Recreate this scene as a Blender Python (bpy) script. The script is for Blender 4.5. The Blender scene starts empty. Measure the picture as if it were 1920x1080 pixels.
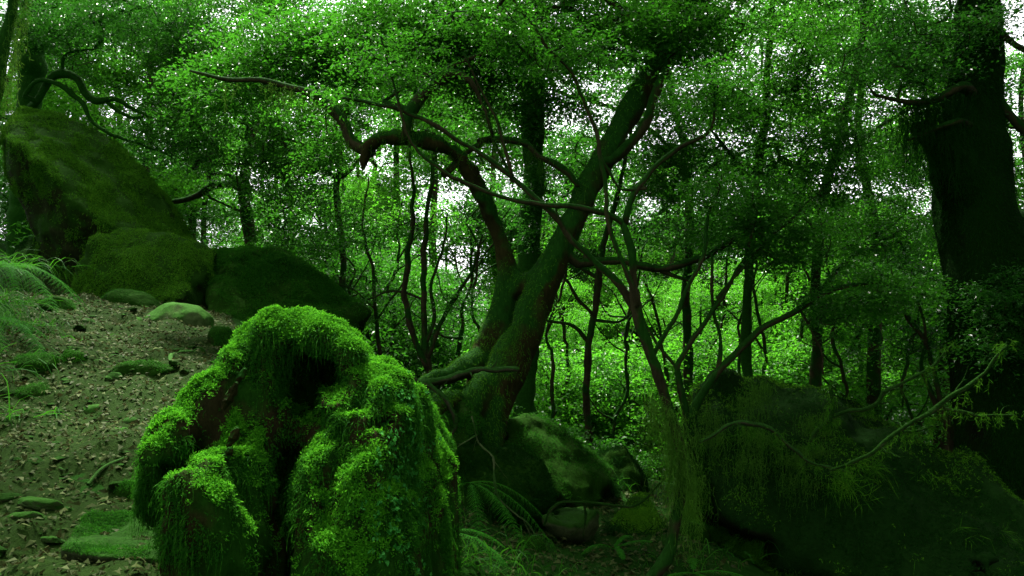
import bpy, bmesh, math, random
import numpy as np
from mathutils import Vector

rng = np.random.default_rng(11)
random.seed(11)
sc = bpy.context.scene
col = sc.collection

# ------------------------------------------------------------------ camera frame
FPX = 1920 * 28.0 / 36.0
PITCH = math.atan(78 / FPX)
CAM = np.array([0.0, 0.0, 1.6])
FW = np.array([0, math.cos(PITCH), math.sin(PITCH)])
UP = np.array([0, -math.sin(PITCH), math.cos(PITCH)])
RT = np.array([1.0, 0, 0])


def P(px, py, d):
    return CAM + d * FW + (px - 960) / FPX * d * RT + (540 - py) / FPX * d * UP


def PX(r, d):                       # a length in photo pixels at depth d, in metres
    return r / FPX * d


# ------------------------------------------------------------------ noise
def vnoise(p, seed=0):
    p = np.asarray(p, dtype=np.float64)
    i = np.floor(p).astype(np.int64)
    f = p - i
    u = f * f * (3 - 2 * f)
    out = np.zeros(p.shape[:-1])
    for dx in (0, 1):
        wx = u[..., 0] if dx else 1 - u[..., 0]
        for dy in (0, 1):
            wy = u[..., 1] if dy else 1 - u[..., 1]
            for dz in (0, 1):
                wz = u[..., 2] if dz else 1 - u[..., 2]
                h = ((i[..., 0] + dx) * 73856093) ^ ((i[..., 1] + dy) * 19349663) ^ ((i[..., 2] + dz) * 83492791) ^ (seed * 2654435)
                h = (h ^ (h >> 13)) & 0x7fffffff
                h = (h * 1103515245 + 12345) & 0x7fffffff
                h = (h ^ (h >> 11)) & 0xfffff
                out += wx * wy * wz * (h / float(0xfffff))
    return out * 2 - 1


def fbm(p, oct=4, seed=0, gain=0.5):
    a, s, t = 1.0, 0.0, 0.0
    p = np.asarray(p, dtype=np.float64)
    for o in range(oct):
        s = s + a * vnoise(p * (2 ** o), seed + o * 7)
        t += a
        a *= gain
    return s / t


def unit(v):
    return v / np.maximum(np.linalg.norm(v, axis=-1, keepdims=True), 1e-9)


# ------------------------------------------------------------------ mesh making
def build(name, verts, faces, mat, parent=None, smooth=True):
    """faces: (M,4) or (M,3) int array, or a list of such arrays"""
    if not isinstance(faces, list):
        faces = [faces]
    me = bpy.data.meshes.new(name)
    verts = np.asarray(verts, dtype=np.float32)
    me.vertices.add(len(verts))
    me.vertices.foreach_set('co', verts.ravel())
    flat = np.concatenate([f.ravel() for f in faces]).astype(np.int32)
    cnt = np.concatenate([np.full(len(f), f.shape[1], dtype=np.int32) for f in faces])
    st = np.concatenate([[0], np.cumsum(cnt)[:-1]]).astype(np.int32)
    me.loops.add(len(flat))
    me.loops.foreach_set('vertex_index', flat)
    me.polygons.add(len(cnt))
    me.polygons.foreach_set('loop_start', st)
    me.polygons.foreach_set('use_smooth', np.full(len(cnt), smooth, dtype=bool))
    me.update(calc_edges=True)
    me.materials.append(mat)
    o = bpy.data.objects.new(name, me)
    col.objects.link(o)
    if parent is not None:
        o.parent = parent
        o.location = -parent.location
    return o


def tag(o, label=None, cat=None, group=None, kind=None):
    if label: o['label'] = label
    if cat: o['category'] = cat
    if group: o['group'] = group
    if kind: o['kind'] = kind
    return o


def empty(name, loc=(0, 0, 0)):
    o = bpy.data.objects.new(name, None)
    col.objects.link(o)
    o.location = Vector([float(c) for c in loc])
    o.empty_display_size = 0.2
    return o


def merge(parts):
    vs, fs, n = [], {}, 0
    for v, f in parts:
        for a in (f if isinstance(f, list) else [f]):
            if len(a):
                fs.setdefault(a.shape[1], []).append(a + n)
        vs.append(v)
        n += len(v)
    return np.concatenate(vs), [np.concatenate(x) for x in fs.values()]


# ------------------------------------------------------------------ surface nets for blended solids
def surfnets(F, org, h):
    S = F < 0
    nx, ny, nz = F.shape
    c = lambda A, a, b, d: A[a:nx - 1 + a, b:ny - 1 + b, d:nz - 1 + d]
    sm = np.zeros((nx - 1, ny - 1, nz - 1), dtype=np.int8)
    for a in (0, 1):
        for b in (0, 1):
            for d in (0, 1):
                sm += c(S, a, b, d)
    act = (sm > 0) & (sm < 8)
    I, J, K = np.nonzero(act)
    idx = np.full(act.shape, -1, dtype=np.int64)
    idx[I, J, K] = np.arange(len(I))
    pos = np.zeros((len(I), 3))
    num = np.zeros(len(I))
    base = np.stack([I, J, K], 1)
    corners = [(a, b, d) for a in (0, 1) for b in (0, 1) for d in (0, 1)]
    for q, A in enumerate(corners):
        for B in corners[q + 1:]:
            if sum(abs(x - y) for x, y in zip(A, B)) != 1:
                continue
            va = F[I + A[0], J + A[1], K + A[2]]
            vb = F[I + B[0], J + B[1], K + B[2]]
            m = (va < 0) != (vb < 0)
            t = np.where(m, va / np.where(m, va - vb, 1), 0)
            pos += m[:, None] * (np.array(A) + t[:, None] * (np.array(B) - np.array(A)))
            num += m
    V = org + h * (base + pos / num[:, None])
    faces = []
    for ax in range(3):
        o1, o2 = [(1, 2), (2, 0), (0, 1)][ax]
        sl0 = [slice(None)] * 3
        sl1 = [slice(None)] * 3
        sl0[ax] = slice(0, -1)
        sl1[ax] = slice(1, None)
        s0, s1 = S[tuple(sl0)], S[tuple(sl1)]
        e = np.argwhere(s0 != s1)
        ok = (e[:, o1] > 0) & (e[:, o2] > 0) & (e[:, o1] < F.shape[o1] - 1) & (e[:, o2] < F.shape[o2] - 1)
        e = e[ok]
        ins = s0[e[:, 0], e[:, 1], e[:, 2]]
        u1 = np.zeros(3, int); u1[o1] = 1
        u2 = np.zeros(3, int); u2[o2] = 1
        g = lambda q: idx[q[:, 0], q[:, 1], q[:, 2]]
        q = np.stack([g(e - u1 - u2), g(e - u2), g(e), g(e - u1)], 1)
        q[~ins] = q[~ins][:, ::-1]
        faces.append(q)
    faces = np.concatenate(faces)
    faces = faces[(faces >= 0).all(1)]
    return V, faces


def solid(paths, h, k=0.05, amp=0.0, nscale=6.0, pad=0.12, seed=1, cuts=(), ridge=0.0, st=(1, 1, 1)):
    """paths: list of (points Nx3, radii N): capsules blended by a smooth minimum, roughened by noise"""
    segs = []
    for pts, rad in paths:
        for i in range(len(pts) - 1):
            segs.append((pts[i], pts[i + 1], rad[i], rad[i + 1]))
    lo = np.min([np.minimum(a - r, b - s) for a, b, r, s in segs], 0) - pad
    hi = np.max([np.maximum(a + r, b + s) for a, b, r, s in segs], 0) + pad
    n = np.ceil((hi - lo) / h).astype(int) + 1
    F = np.full(n, 0.4)
    X = [lo[i] + h * np.arange(n[i]) for i in range(3)]
    for a, b, r, s in segs:
        m = max(r, s) + 2 * k + 0.08
        i0 = np.maximum(((np.minimum(a, b) - m - lo) / h).astype(int), 0)
        i1 = np.minimum(((np.maximum(a, b) + m - lo) / h).astype(int) + 2, n)
        gx, gy, gz = np.meshgrid(*[X[i][i0[i]:i1[i]] for i in range(3)], indexing='ij', sparse=True)
        ab = b - a
        L = max(ab @ ab, 1e-9)
        t = np.clip(((gx - a[0]) * ab[0] + (gy - a[1]) * ab[1] + (gz - a[2]) * ab[2]) / L, 0, 1)
        d = np.sqrt((gx - a[0] - t * ab[0]) ** 2 + (gy - a[1] - t * ab[1]) ** 2 + (gz - a[2] - t * ab[2]) ** 2) - (r + t * (s - r))
        sl = tuple(slice(i0[i], i1[i]) for i in range(3))
        f = F[sl]
        hh = np.maximum(k - np.abs(f - d), 0) / k
        F[sl] = np.minimum(f, d) - hh * hh * k * 0.25
    for ca, cb, cr, kk in cuts:                   # hollows
        gx, gy, gz = np.meshgrid(*X, indexing='ij', sparse=True)
        ab = cb - ca
        t = np.clip(((gx - ca[0]) * ab[0] + (gy - ca[1]) * ab[1] + (gz - ca[2]) * ab[2]) / max(ab @ ab, 1e-9), 0, 1)
        d = cr - np.sqrt((gx - ca[0] - t * ab[0]) ** 2 + (gy - ca[1] - t * ab[1]) ** 2 + (gz - ca[2] - t * ab[2]) ** 2)
        hh = np.maximum(kk - np.abs(F - d), 0) / kk
        F = np.maximum(F, d) + hh * hh * kk * 0.25
    if amp:
        near = np.abs(F) < amp * 1.6 + 2 * h
        ii = np.argwhere(near)
        q = (lo + h * ii) * nscale * np.array(st)
        F[near] += amp * fbm(q, 4, seed)
        if ridge:
            F[near] += ridge * (np.abs(fbm(q * .8 + 9, 3, seed + 50)) * 2.2 - .5)
    return largest(*surfnets(F, lo, h))


def hull_solid(points, h, rnd=0.06, amp=0.05, nscale=2.5, seed=3):
    points = np.asarray(points)
    bm = bmesh.new()
    for p in points:
        bm.verts.new(p)
    bmesh.ops.convex_hull(bm, input=bm.verts)
    bm.normal_update()
    cen = points.mean(0)
    planes = []
    for f in bm.faces:
        nn = np.array(f.normal)
        pp = np.array(f.verts[0].co)
        if np.linalg.norm(nn) < .5:
            continue
        if nn @ (cen - pp) > 0:
            nn = -nn
        planes.append((nn, nn @ pp))
    bm.free()
    lo = points.min(0) - 0.15
    hi = points.max(0) + 0.15
    n = np.ceil((hi - lo) / h).astype(int) + 1
    X = [lo[i] + h * np.arange(n[i]) for i in range(3)]
    gx, gy, gz = np.meshgrid(*X, indexing='ij', sparse=True)
    acc = None
    for nn, c in planes:
        d = nn[0] * gx + nn[1] * gy + nn[2] * gz - c
        e = np.exp(np.clip(d / rnd * 2.2, -40, 12))
        acc = e if acc is None else acc + e
    F = np.log(acc + 1e-18) * rnd / 2.2
    near = np.abs(F) < amp * 1.6 + 2 * h
    ii = np.argwhere(near)
    q = lo + h * ii
    F[near] += min(.45 * amp, .045) * fbm(q * 6.5, 4, seed + 3) + amp * (fbm(q * nscale, 5, seed) + 0.5 * (.25 - np.abs(fbm(q * nscale * .9, 3, seed + 40)) * 1.3))
    return largest(*surfnets(F, lo, h))


def largest(V, Q):
    lab = np.arange(len(V))
    for _ in range(400):
        m = lab[Q].min(1)
        new = lab.copy()
        np.minimum.at(new, Q.ravel(), np.repeat(m, Q.shape[1]))
        new = new[new]
        if (new == lab).all():
            break
        lab = new
    ids, cnt = np.unique(lab, return_counts=True)
    keep = lab == ids[cnt.argmax()]
    Q = Q[keep[Q].all(1)]
    uq, inv = np.unique(Q, return_inverse=True)
    return V[uq], inv.reshape(Q.shape)


def tri_of(V, Q):
    T = np.concatenate([Q[:, [0, 1, 2]], Q[:, [0, 2, 3]]]) if Q.shape[1] == 4 else Q
    a, b, c = V[T[:, 0]], V[T[:, 1]], V[T[:, 2]]
    cr = np.cross(b - a, c - a)
    return T, cr


def sample(V, Q, n, weight=None, frontal=True):
    T, cr = tri_of(V, Q)
    area = np.linalg.norm(cr, axis=1)
    nrm = cr / np.maximum(area[:, None], 1e-12)
    cen = V[T].mean(1)
    w = area.copy()
    if weight is not None:
        w = w * weight(cen, nrm)
    if w.sum() <= 0:
        return np.zeros((0, 3)), np.zeros((0, 3))
    i = rng.choice(len(T), n, p=w / w.sum())
    u, v = rng.random(n), rng.random(n)
    fl = u + v > 1
    u[fl], v[fl] = 1 - u[fl], 1 - v[fl]
    p = V[T[i, 0]] * (1 - u - v)[:, None] + V[T[i, 1]] * u[:, None] + V[T[i, 2]] * v[:, None]
    return p, nrm[i]


# ------------------------------------------------------------------ leaves
def leaves(pos, dirv, nrm, L, W, fold=0.18, bend=0.12):
    """one folded diamond blade per leaf"""
    n = len(pos)
    L = np.broadcast_to(L, n)[:, None]
    W = np.broadcast_to(W, n)[:, None]
    dirv = unit(dirv)
    side = unit(np.cross(dirv, nrm))
    up = np.cross(side, dirv)
    mid = pos + dirv * L * 0.45
    v = np.stack([pos, mid + side * W * 0.5 + up * W * fold, pos + dirv * L - up * L * bend, mid - side * W * 0.5 + up * W * fold], 1).reshape(-1, 3)
    f = np.arange(n * 4).reshape(n, 4)
    return v, f


def rdir(n, flat=1.0):
    v = rng.normal(size=(n, 3))
    v[:, 2] *= flat
    return unit(v)


def sprays(C, R, T=7, K=9, L=0.024, W=0.012, flat=0.22, droop=0.3, rough=0.42):
    """C cluster centres; each a fan of T twiglets with K leaves set alternately along them"""
    n = len(C)
    R = np.broadcast_to(R, n)
    d = rng.normal(size=(n, T, 3))
    d[..., 2] *= flat
    d = unit(d)
    t = (np.arange(K) + 0.6) / K
    t = t[None, None, :] * (0.75 + 0.5 * rng.random((n, T, 1)))
    pos = C[:, None, None, :] + d[:, :, None, :] * (t * R[:, None, None])[..., None]
    pos[..., 2] -= droop * (t ** 2) * R[:, None, None]
    pos += rng.normal(size=pos.shape) * R[:, None, None, None] * 0.06
    upv = unit(np.array([0, 0, 1.0]) + rng.normal(size=(n, T, K, 3)) * rough)
    sgn = np.where(np.arange(K) % 2 == 0, 1.0, -1.0)[None, None, :, None]
    side = unit(np.cross(np.broadcast_to(d[:, :, None, :], pos.shape), upv))
    ld = unit(d[:, :, None, :] * 0.65 + sgn * side * 0.9 + rng.normal(size=pos.shape) * 0.3)
    m = n * T * K
    sc_ = 0.55 + 0.9 * rng.random(m)
    return leaves(pos.reshape(m, 3), ld.reshape(m, 3), upv.reshape(m, 3), L * sc_, W * sc_)


def tube(pts, rad, sides=8, wob=0.0, seed=0, cap=True):
    pts = np.asarray(pts, float)
    n = len(pts)
    tan = unit(np.gradient(pts, axis=0))
    ref = np.array([0.0, 0, 1]) if abs(tan[0][2]) < .9 else np.array([1.0, 0, 0])
    nn = np.zeros((n, 3))
    v = unit(np.cross(tan[0], ref))
    for i in range(n):
        v = v - tan[i] * (v @ tan[i])
        v = v / max(np.linalg.norm(v), 1e-9)
        nn[i] = v
    bb = np.cross(tan, nn)
    a = np.linspace(0, 2 * math.pi, sides, endpoint=False)
    ring = nn[:, None, :] * np.cos(a)[None, :, None] + bb[:, None, :] * np.sin(a)[None, :, None]
    r = np.asarray(rad, float)[:, None, None]
    if wob:
        q = pts[:, None, :] + ring * r
        r = r * (1 + wob * fbm(q / np.maximum(r, .01) * 0.7, 3, seed)[..., None])
    V = (pts[:, None, :] + ring * r).reshape(-1, 3)
    i = np.arange(n - 1)[:, None] * sides
    j = np.arange(sides)[None, :]
    j2 = (j + 1) % sides
    Q = np.stack([i + j, i + j2, i + sides + j2, i + sides + j], -1).reshape(-1, 4)
    if cap:
        V = np.concatenate([V, pts[-1:] + tan[-1:] * rad[-1] * .6])
        e = (n - 1) * sides
        k = np.arange(sides)
        return V, [Q, np.stack([e + k, e + (k + 1) % sides, np.full(sides, len(V) - 1)], 1)]
    return V, [Q]


def spline(ctrl, rad=None, step=0.06):
    c = np.asarray(ctrl, float)
    n = len(c)
    ext = np.concatenate([[2 * c[0] - c[1]], c, [2 * c[-1] - c[-2]]])
    out, ro = [], []
    for i in range(n - 1):
        p0, p1, p2, p3 = ext[i:i + 4]
        m = max(2, int(np.linalg.norm(p2 - p1) / step))
        for t in np.arange(m) / m:
            out.append(0.5 * (2 * p1 + (p2 - p0) * t + (2 * p0 - 5 * p1 + 4 * p2 - p3) * t * t + (3 * p1 - p0 - 3 * p2 + p3) * t ** 3))
            if rad is not None: ro.append(rad[i] + (rad[i + 1] - rad[i]) * t)
    out.append(c[-1])
    if rad is not None:
        ro.append(rad[-1])
        return np.array(out), np.array(ro)
    return np.array(out)


def pxpath(lst, d=None, step=0.06, wob=0.0, seed=0):
    """lst of (px, py, rpx[, depth]); depth may be given per point or once"""
    pts, rad = [], []
    for q in lst:
        dd = q[3] if len(q) > 3 else d
        pts.append(P(q[0], q[1], dd))
        rad.append(PX(q[2], dd))
    p, r = spline(pts, rad, step)
    if wob:
        s = np.stack([fbm(p * 2.1 + k * 31.7 + seed, 3, seed + k) + .55 * fbm(p * 7.3 + k * 11.3, 2, seed + k + 5) for k in range(3)], 1)
        r = r * (1 + .28 * fbm(p * 9.0 + seed, 2, seed + 9))
        w = np.minimum(np.arange(len(p)) / 6.0, 1)[:, None]
        p = p + s * wob * w
    return p, r


class Skel:
    def __init__(s):
        s.pos, s.par, s.rad, s.kids = [], [], [], []

    def add(s, p, par, r):
        s.pos.append(np.asarray(p, float)); s.par.append(par); s.rad.append(r)
        return len(s.pos) - 1

    def path(s, pts, rad, join=True):
        par = -1
        if s.pos and join:
            a = np.array(s.pos)
            par = int(np.argmin(((a - pts[0]) ** 2).sum(1)))
        first = None
        for p, r in zip(pts, rad):
            par = s.add(p, par, r)
            if first is None: first = par
        return first

    def connect(s, targets, r0=0.0025, step=0.14, bias=0.25, sag=0.05, minr=0.0):
        """grow a twig from the nearest point of the skeleton to every target, near ones first"""
        T = np.asarray(targets)
        a = np.array(s.pos)
        rr = np.array(s.rad)
        best = np.full(len(T), 1e9); bi = np.zeros(len(T), int)
        for q in range(0, len(a), 400):
            d = ((T[:, None, :] - a[None, q:q + 400]) ** 2).sum(2)
            m = d.min(1); j = d.argmin(1) + q
            u = m < best
            best[u] = m[u]; bi[u] = j[u]
        done = np.zeros(len(T), bool)
        for _ in range(len(T)):
            k = int(np.argmin(np.where(done, 1e9, best)))
            done[k] = True
            p0 = s.pos[bi[k]]
            v = T[k] - p0
            L = float(np.linalg.norm(v))
            m = max(2, int(L / step))
            par = bi[k]
            new = []
            bend = rng.normal(size=3) * L * 0.16
            bend[2] += L * sag * 2
            for t in (np.arange(m) + 1) / m:
                q = p0 + v * t + bend * math.sin(math.pi * t) + rng.normal(size=3) * 0.012 * (t < 1)
                par = s.add(q, par, 0.0)
                new.append(par)
            np_ = np.array([s.pos[i] for i in new])
            d = ((T[:, None, :] - np_[None]) ** 2).sum(2)
            mm = d.min(1) * 1.15
            u = mm < best
            best[u] = mm[u]; bi[u] = np.array(new)[d.argmin(1)[u]]
        s.r0 = r0

    def radii(s, r0, e=2.35):
        n = len(s.pos)
        s.kids = [[] for _ in range(n)]
        for i, p in enumerate(s.par):
            if p >= 0: s.kids[p].append(i)
        acc = np.zeros(n)
        R = np.array(s.rad, float)
        for i in range(n - 1, -1, -1):
            if R[i] <= 0:
                R[i] = max(acc[i] ** (1 / e) if acc[i] > 0 else r0, r0)
            p = s.par[i]
            if p >= 0 and s.rad[p] <= 0:
                acc[p] += R[i] ** e
        s.R = R

    def mesh(s, r0=0.0025, wob=0.12, maxfix=True, sidesf=None, skip=None):
        s.radii(r0)
        n = len(s.pos)
        pos = np.array(s.pos)
        starts = [i for i in range(n) if s.par[i] < 0]
        parts = []
        stack = [(i, None) for i in starts]
        while stack:
            i, frm = stack.pop()
            ch = [] if frm is None else [frm]
            ch.append(i)
            while s.kids[i]:
                ks = sorted(s.kids[i], key=lambda k: -s.R[k])
                for k in ks[1:]:
                    stack.append((k, i))
                i = ks[0]
                ch.append(i)
            if len(ch) < 2: continue
            r = s.R[ch].copy()
            if frm is not None: r[0] = min(s.R[ch[1]] * 1.25, s.R[frm])
            sd = 4 if r.max() < .006 else 5 if r.max() < .012 else 8 if r.max() < .04 else 14
            parts.append(tube(pos[ch], r, sd, wob if r.max() > .008 else 0, len(parts)))
        return merge(parts)


# ------------------------------------------------------------------ materials
def nodes_of(name):
    m = bpy.data.materials.new(name)
    m.use_nodes = True
    nt = m.node_tree
    nt.nodes.clear()
    return m, nt, lambda t, **k: mk(nt, t, **k)


def mk(nt, t, **k):
    n = nt.nodes.new(t)
    for a, b in k.items():
        if a.startswith('i_'):
            n.inputs[int(a[2:]) if a[2:].isdigit() else a[2:].replace('_', ' ')].default_value = b
        else:
            setattr(n, a, b)
    return n


def ramp(nt, stops):
    r = nt.nodes.new('ShaderNodeValToRGB')
    e = r.color_ramp.elements
    while len(e) > 1: e.remove(e[-1])
    e[0].position = stops[0][0]; e[0].color = (*stops[0][1], 1)
    for p, c in stops[1:]:
        x = e.new(p); x.color = (*c, 1)
    return r


def leaf_mat(name, stops, trans=0.45, tcol=(0.10, 0.30, 0.01), rough=0.3, spec=0.10):
    m, nt, N = nodes_of(name)
    lk = nt.links.new
    out = N('ShaderNodeOutputMaterial')
    geo = N('ShaderNodeNewGeometry')
    rp = ramp(nt, stops)
    oi = N('ShaderNodeObjectInfo')
    ad = N('ShaderNodeMath', operation='MULTIPLY_ADD')
    ad.inputs[1].default_value = 0.72
    lk(geo.outputs['Random Per Island'], ad.inputs[0])
    m2 = N('ShaderNodeMath', operation='MULTIPLY'); m2.inputs[1].default_value = 0.28
    lk(oi.outputs['Random'], m2.inputs[0])
    lk(m2.outputs[0], ad.inputs[2])
    lk(ad.outputs[0], rp.inputs[0])
    pb = N('ShaderNodeBsdfPrincipled')
    pb.inputs['Roughness'].default_value = rough
    pb.inputs['Specular IOR Level'].default_value = spec
    lk(rp.outputs[0], pb.inputs['Base Color'])
    tr = N('ShaderNodeBsdfTranslucent')
    mx = N('ShaderNodeMix', data_type='RGBA')
    mx.inputs[0].default_value = 0.6
    lk(rp.outputs[0], mx.inputs[6]); mx.inputs[7].default_value = (*tcol, 1)
    lk(mx.outputs[2], tr.inputs['Color'])
    ms = N('ShaderNodeMixShader'); ms.inputs[0].default_value = trans
    lk(pb.outputs[0], ms.inputs[1]); lk(tr.outputs[0], ms.inputs[2])
    lk(ms.outputs[0], out.inputs[0])
    return m


def rough_mat(name, base, other, moss=None, scale=9.0, moss_amt=0.0, rough=0.9, bump=0.5, detail_scale=60.0, up_moss=True, stretch=(1, 1, 1)):
    """two-tone noisy surface, with moss where the surface faces up (moss grows there)"""
    m, nt, N = nodes_of(name)
    lk = nt.links.new
    out = N('ShaderNodeOutputMaterial')
    pb = N('ShaderNodeBsdfPrincipled')
    pb.inputs['Roughness'].default_value = rough
    pb.inputs['Specular IOR Level'].default_value = 0.02
    tc = N('ShaderNodeTexCoord')
    mp = N('ShaderNodeMapping'); mp.inputs['Scale'].default_value = stretch
    lk(tc.outputs['Object'], mp.inputs[0])
    n1 = N('ShaderNodeTexNoise'); n1.inputs['Scale'].default_value = scale; n1.inputs['Detail'].default_value = 7; n1.inputs['Roughness'].default_value = .65
    n2 = N('ShaderNodeTexNoise'); n2.inputs['Scale'].default_value = detail_scale; n2.inputs['Detail'].default_value = 5; n2.inputs['Roughness'].default_value = .7
    lk(mp.outputs[0], n1.inputs['Vector']); lk(mp.outputs[0], n2.inputs['Vector'])
    r1 = ramp(nt, [(0.33, base), (0.52, tuple((a + b) / 2 for a, b in zip(base, other))), (0.68, other)])
    a1 = N('ShaderNodeMath', operation='MULTIPLY_ADD'); a1.inputs[1].default_value = .55
    a2 = N('ShaderNodeMath', operation='MULTIPLY'); a2.inputs[1].default_value = .45
    lk(n2.outputs[0], a2.inputs[0]); lk(n1.outputs[0], a1.inputs[0]); lk(a2.outputs[0], a1.inputs[2])
    lk(a1.outputs[0], r1.inputs[0])
    colr = r1.outputs[0]
    if moss is not None:
        geo = N('ShaderNodeNewGeometry')
        sx = N('ShaderNodeSeparateXYZ'); lk(geo.outputs['Normal'], sx.inputs[0])
        n3 = N('ShaderNodeTexNoise'); n3.inputs['Scale'].default_value = scale * .6; n3.inputs['Detail'].default_value = 6
        lk(tc.outputs['Object'], n3.inputs['Vector'])
        ma = N('ShaderNodeMath', operation='MULTIPLY_ADD'); ma.inputs[1].default_value = 0.35 if up_moss else 0.0
        lk(sx.outputs[2], ma.inputs[0]); lk(n3.outputs[0], ma.inputs[2])
        rg = ramp(nt, [(0.62 - moss_amt * .45, (0, 0, 0)), (0.74 - moss_amt * .45, (1, 1, 1))])
        lk(ma.outputs[0], rg.inputs[0])
        r2 = ramp(nt, [(0.3, tuple(c * .45 for c in moss)), (0.7, moss)])
        lk(n2.outputs[0], r2.inputs[0])
        mx = N('ShaderNodeMix', data_type='RGBA')
        lk(rg.outputs[0], mx.inputs[0]); lk(colr, mx.inputs[6]); lk(r2.outputs[0], mx.inputs[7])
        colr = mx.outputs[2]
    lk(colr, pb.inputs['Base Color'])
    bp = N('ShaderNodeBump'); bp.inputs['Strength'].default_value = bump; bp.inputs['Distance'].default_value = 0.02
    lk(a1.outputs[0], bp.inputs['Height']); lk(bp.outputs[0], pb.inputs['Normal'])
    lk(pb.outputs[0], out.inputs[0])
    return m


M = {}
M['leaf'] = leaf_mat('laurel_leaf', [(0, (.006, .042, .003)), (.45, (.014, .082, .005)), (1, (.034, .140, .010))], .42, (.05, .25, .010))
M['leaf_dark'] = leaf_mat('dark_leaf', [(0, (.004, .032, .003)), (.5, (.009, .060, .005)), (1, (.022, .105, .009))], .38, (.035, .18, .010))  # darker copy of the laurel leaf colour
M['leaf_bright'] = leaf_mat('sunlit_leaf', [(0, (.012, .080, .004)), (.5, (.032, .150, .007)), (1, (.085, .26, .016))], .52, (.10, .42, .016))  # lighter, yellower leaf colour standing in for sunlight in the clearing and gaps
M['moss_bright'] = leaf_mat('bright_moss', [(0, (.016, .11, .004)), (.5, (.042, .21, .007)), (1, (.105, .33, .018))], .35, (.09, .35, .012), .7, .03)  # yellower moss, lightened further to carry the sun on the stump tops
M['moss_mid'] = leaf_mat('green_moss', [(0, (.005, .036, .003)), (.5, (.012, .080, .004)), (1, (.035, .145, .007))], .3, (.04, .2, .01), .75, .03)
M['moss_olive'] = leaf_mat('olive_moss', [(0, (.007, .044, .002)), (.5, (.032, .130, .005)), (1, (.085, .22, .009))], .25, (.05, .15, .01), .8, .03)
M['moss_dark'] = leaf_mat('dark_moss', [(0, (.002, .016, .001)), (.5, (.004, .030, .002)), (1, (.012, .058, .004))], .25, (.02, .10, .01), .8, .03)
M['beard'] = leaf_mat('beard_lichen', [(0, (.016, .065, .006)), (.5, (.036, .12, .010)), (1, (.075, .19, .018))], .4, (.09, .2, .02), .8, .03)
M['lichen_leaf'] = leaf_mat('leafy_lichen', [(0, (.010, .08, .010)), (.5, (.018, .13, .016)), (1, (.04, .19, .03))], .25, (.04, .2, .03), .6, .03)
M['fern'] = leaf_mat('fern_leaf', [(0, (.008, .075, .004)), (.5, (.018, .12, .007)), (1, (.04, .18, .010))], .4, (.05, .25, .01), .6, .03)
M['grass'] = leaf_mat('grass_blade', [(0, (.005, .04, .003)), (.5, (.012, .080, .005)), (1, (.035, .13, .010))], .4, (.05, .22, .01), .5, .03)
M['litter'] = leaf_mat('dead_leaf', [(0, (.014, .020, .005)), (.35, (.028, .042, .010)), (.6, (.032, .048, .012)), (.9, (.072, .096, .028)), (1, (.050, .036, .009))], .1, (.1, .09, .03), .6, .03)
M['stump'] = rough_mat('stump_wood', (.007, .008, .003), (.030, .026, .009), (.012, .055, .004), 9, .38, .9, 1.0, 60, False, (1, 1, .4))
M['bark'] = rough_mat('dark_bark', (.012, .012, .006), (.050, .042, .020), (.012, .055, .006), 9, .42, .85, .8, 55, True, (1, 1, .35))
M['bark_main'] = rough_mat('leaning_trunk_bark', (.008, .009, .003), (.036, .031, .009), (.012, .060, .006), 6, .36, .8, .9, 45, True, (1, 1, .45))
M['bark_moss'] = rough_mat('mossy_bark', (.010, .018, .006), (.030, .040, .012), (.014, .065, .006), 9, .85, .9, .8, 60, False)
M['twig'] = rough_mat('twig_bark', (.014, .016, .008), (.055, .055, .030), (.02, .07, .01), 14, .45, .8, .5, 80)
M['twig_pale'] = rough_mat('lichened_twig', (.03, .042, .016), (.11, .145, .06), (.03, .09, .015), 16, .3, .85, .6, 70)
M['twig_mid'] = rough_mat('grey_twig', (.010, .015, .005), (.055, .078, .028), (.012, .045, .005), 30, .6, .9, .8, 90)
M['rock'] = rough_mat('path_rock', (.012, .020, .007), (.062, .082, .032), (.014, .052, .005), 9, .42, .85, .8, 40)
M['rock_pale'] = rough_mat('pale_rock', (.022, .042, .012), (.085, .13, .042), (.03, .10, .012), 6, .35, .85, .7, 40)
M['rock_moss'] = rough_mat('mossy_rock', (.005, .009, .002), (.018, .026, .007), (.012, .046, .003), 7, .62, .9, .9, 45)
M['rock_dark'] = rough_mat('dark_rock', (.003, .006, .002), (.010, .015, .005), (.006, .026, .003), 4, .70, .9, .9, 45)
M['soil'] = rough_mat('forest_soil', (.007, .010, .003), (.026, .028, .009), (.010, .042, .004), 2.2, .55, .95, .9, 30)
M['path'] = rough_mat('trodden_path', (.008, .010, .003), (.034, .037, .012), (.012, .030, .004), 6, .15, .9, .9, 40)

# ------------------------------------------------------------------ terrain
CP = []
for px, py, d in [(60, 1075, 2.3), (200, 1075, 2.2), (330, 1120, 2.2), (40, 900, 2.9), (200, 850, 3.1), (100, 760, 3.7),
                  (250, 730, 3.9), (380, 700, 4.2), (150, 650, 4.8), (300, 620, 5.4), (200, 575, 6.2), (380, 600, 6.2), (100, 560, 6.6),
                  (500, 1180, 2.3), (750, 1180, 2.5), (0, 640, 4.2), (-60, 560, 5.2), (-300, 520, 5), (-300, 900, 3),
                  (830, 1085, 3.3), (1000, 1085, 3.7), (1150, 1085, 3.9), (1300, 1090, 4.0), (1100, 1000, 4.7), (960, 950, 4.9), (1250, 1000, 4.6),
                  (880, 850, 5.4), (1000, 830, 6.2), (1100, 870, 6.6), (1190, 900, 6.6), (800, 760, 5.7), (700, 680, 6.6), (560, 620, 7.4),
                  (1500, 1100, 4.8), (1750, 1120, 4.6), (2100, 1090, 4.8), (1860, 960, 5.8), (300, 530, 8.5), (60, 500, 8.5), (-150, 440, 9)]:
    CP.append(P(px, py, d))
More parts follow.
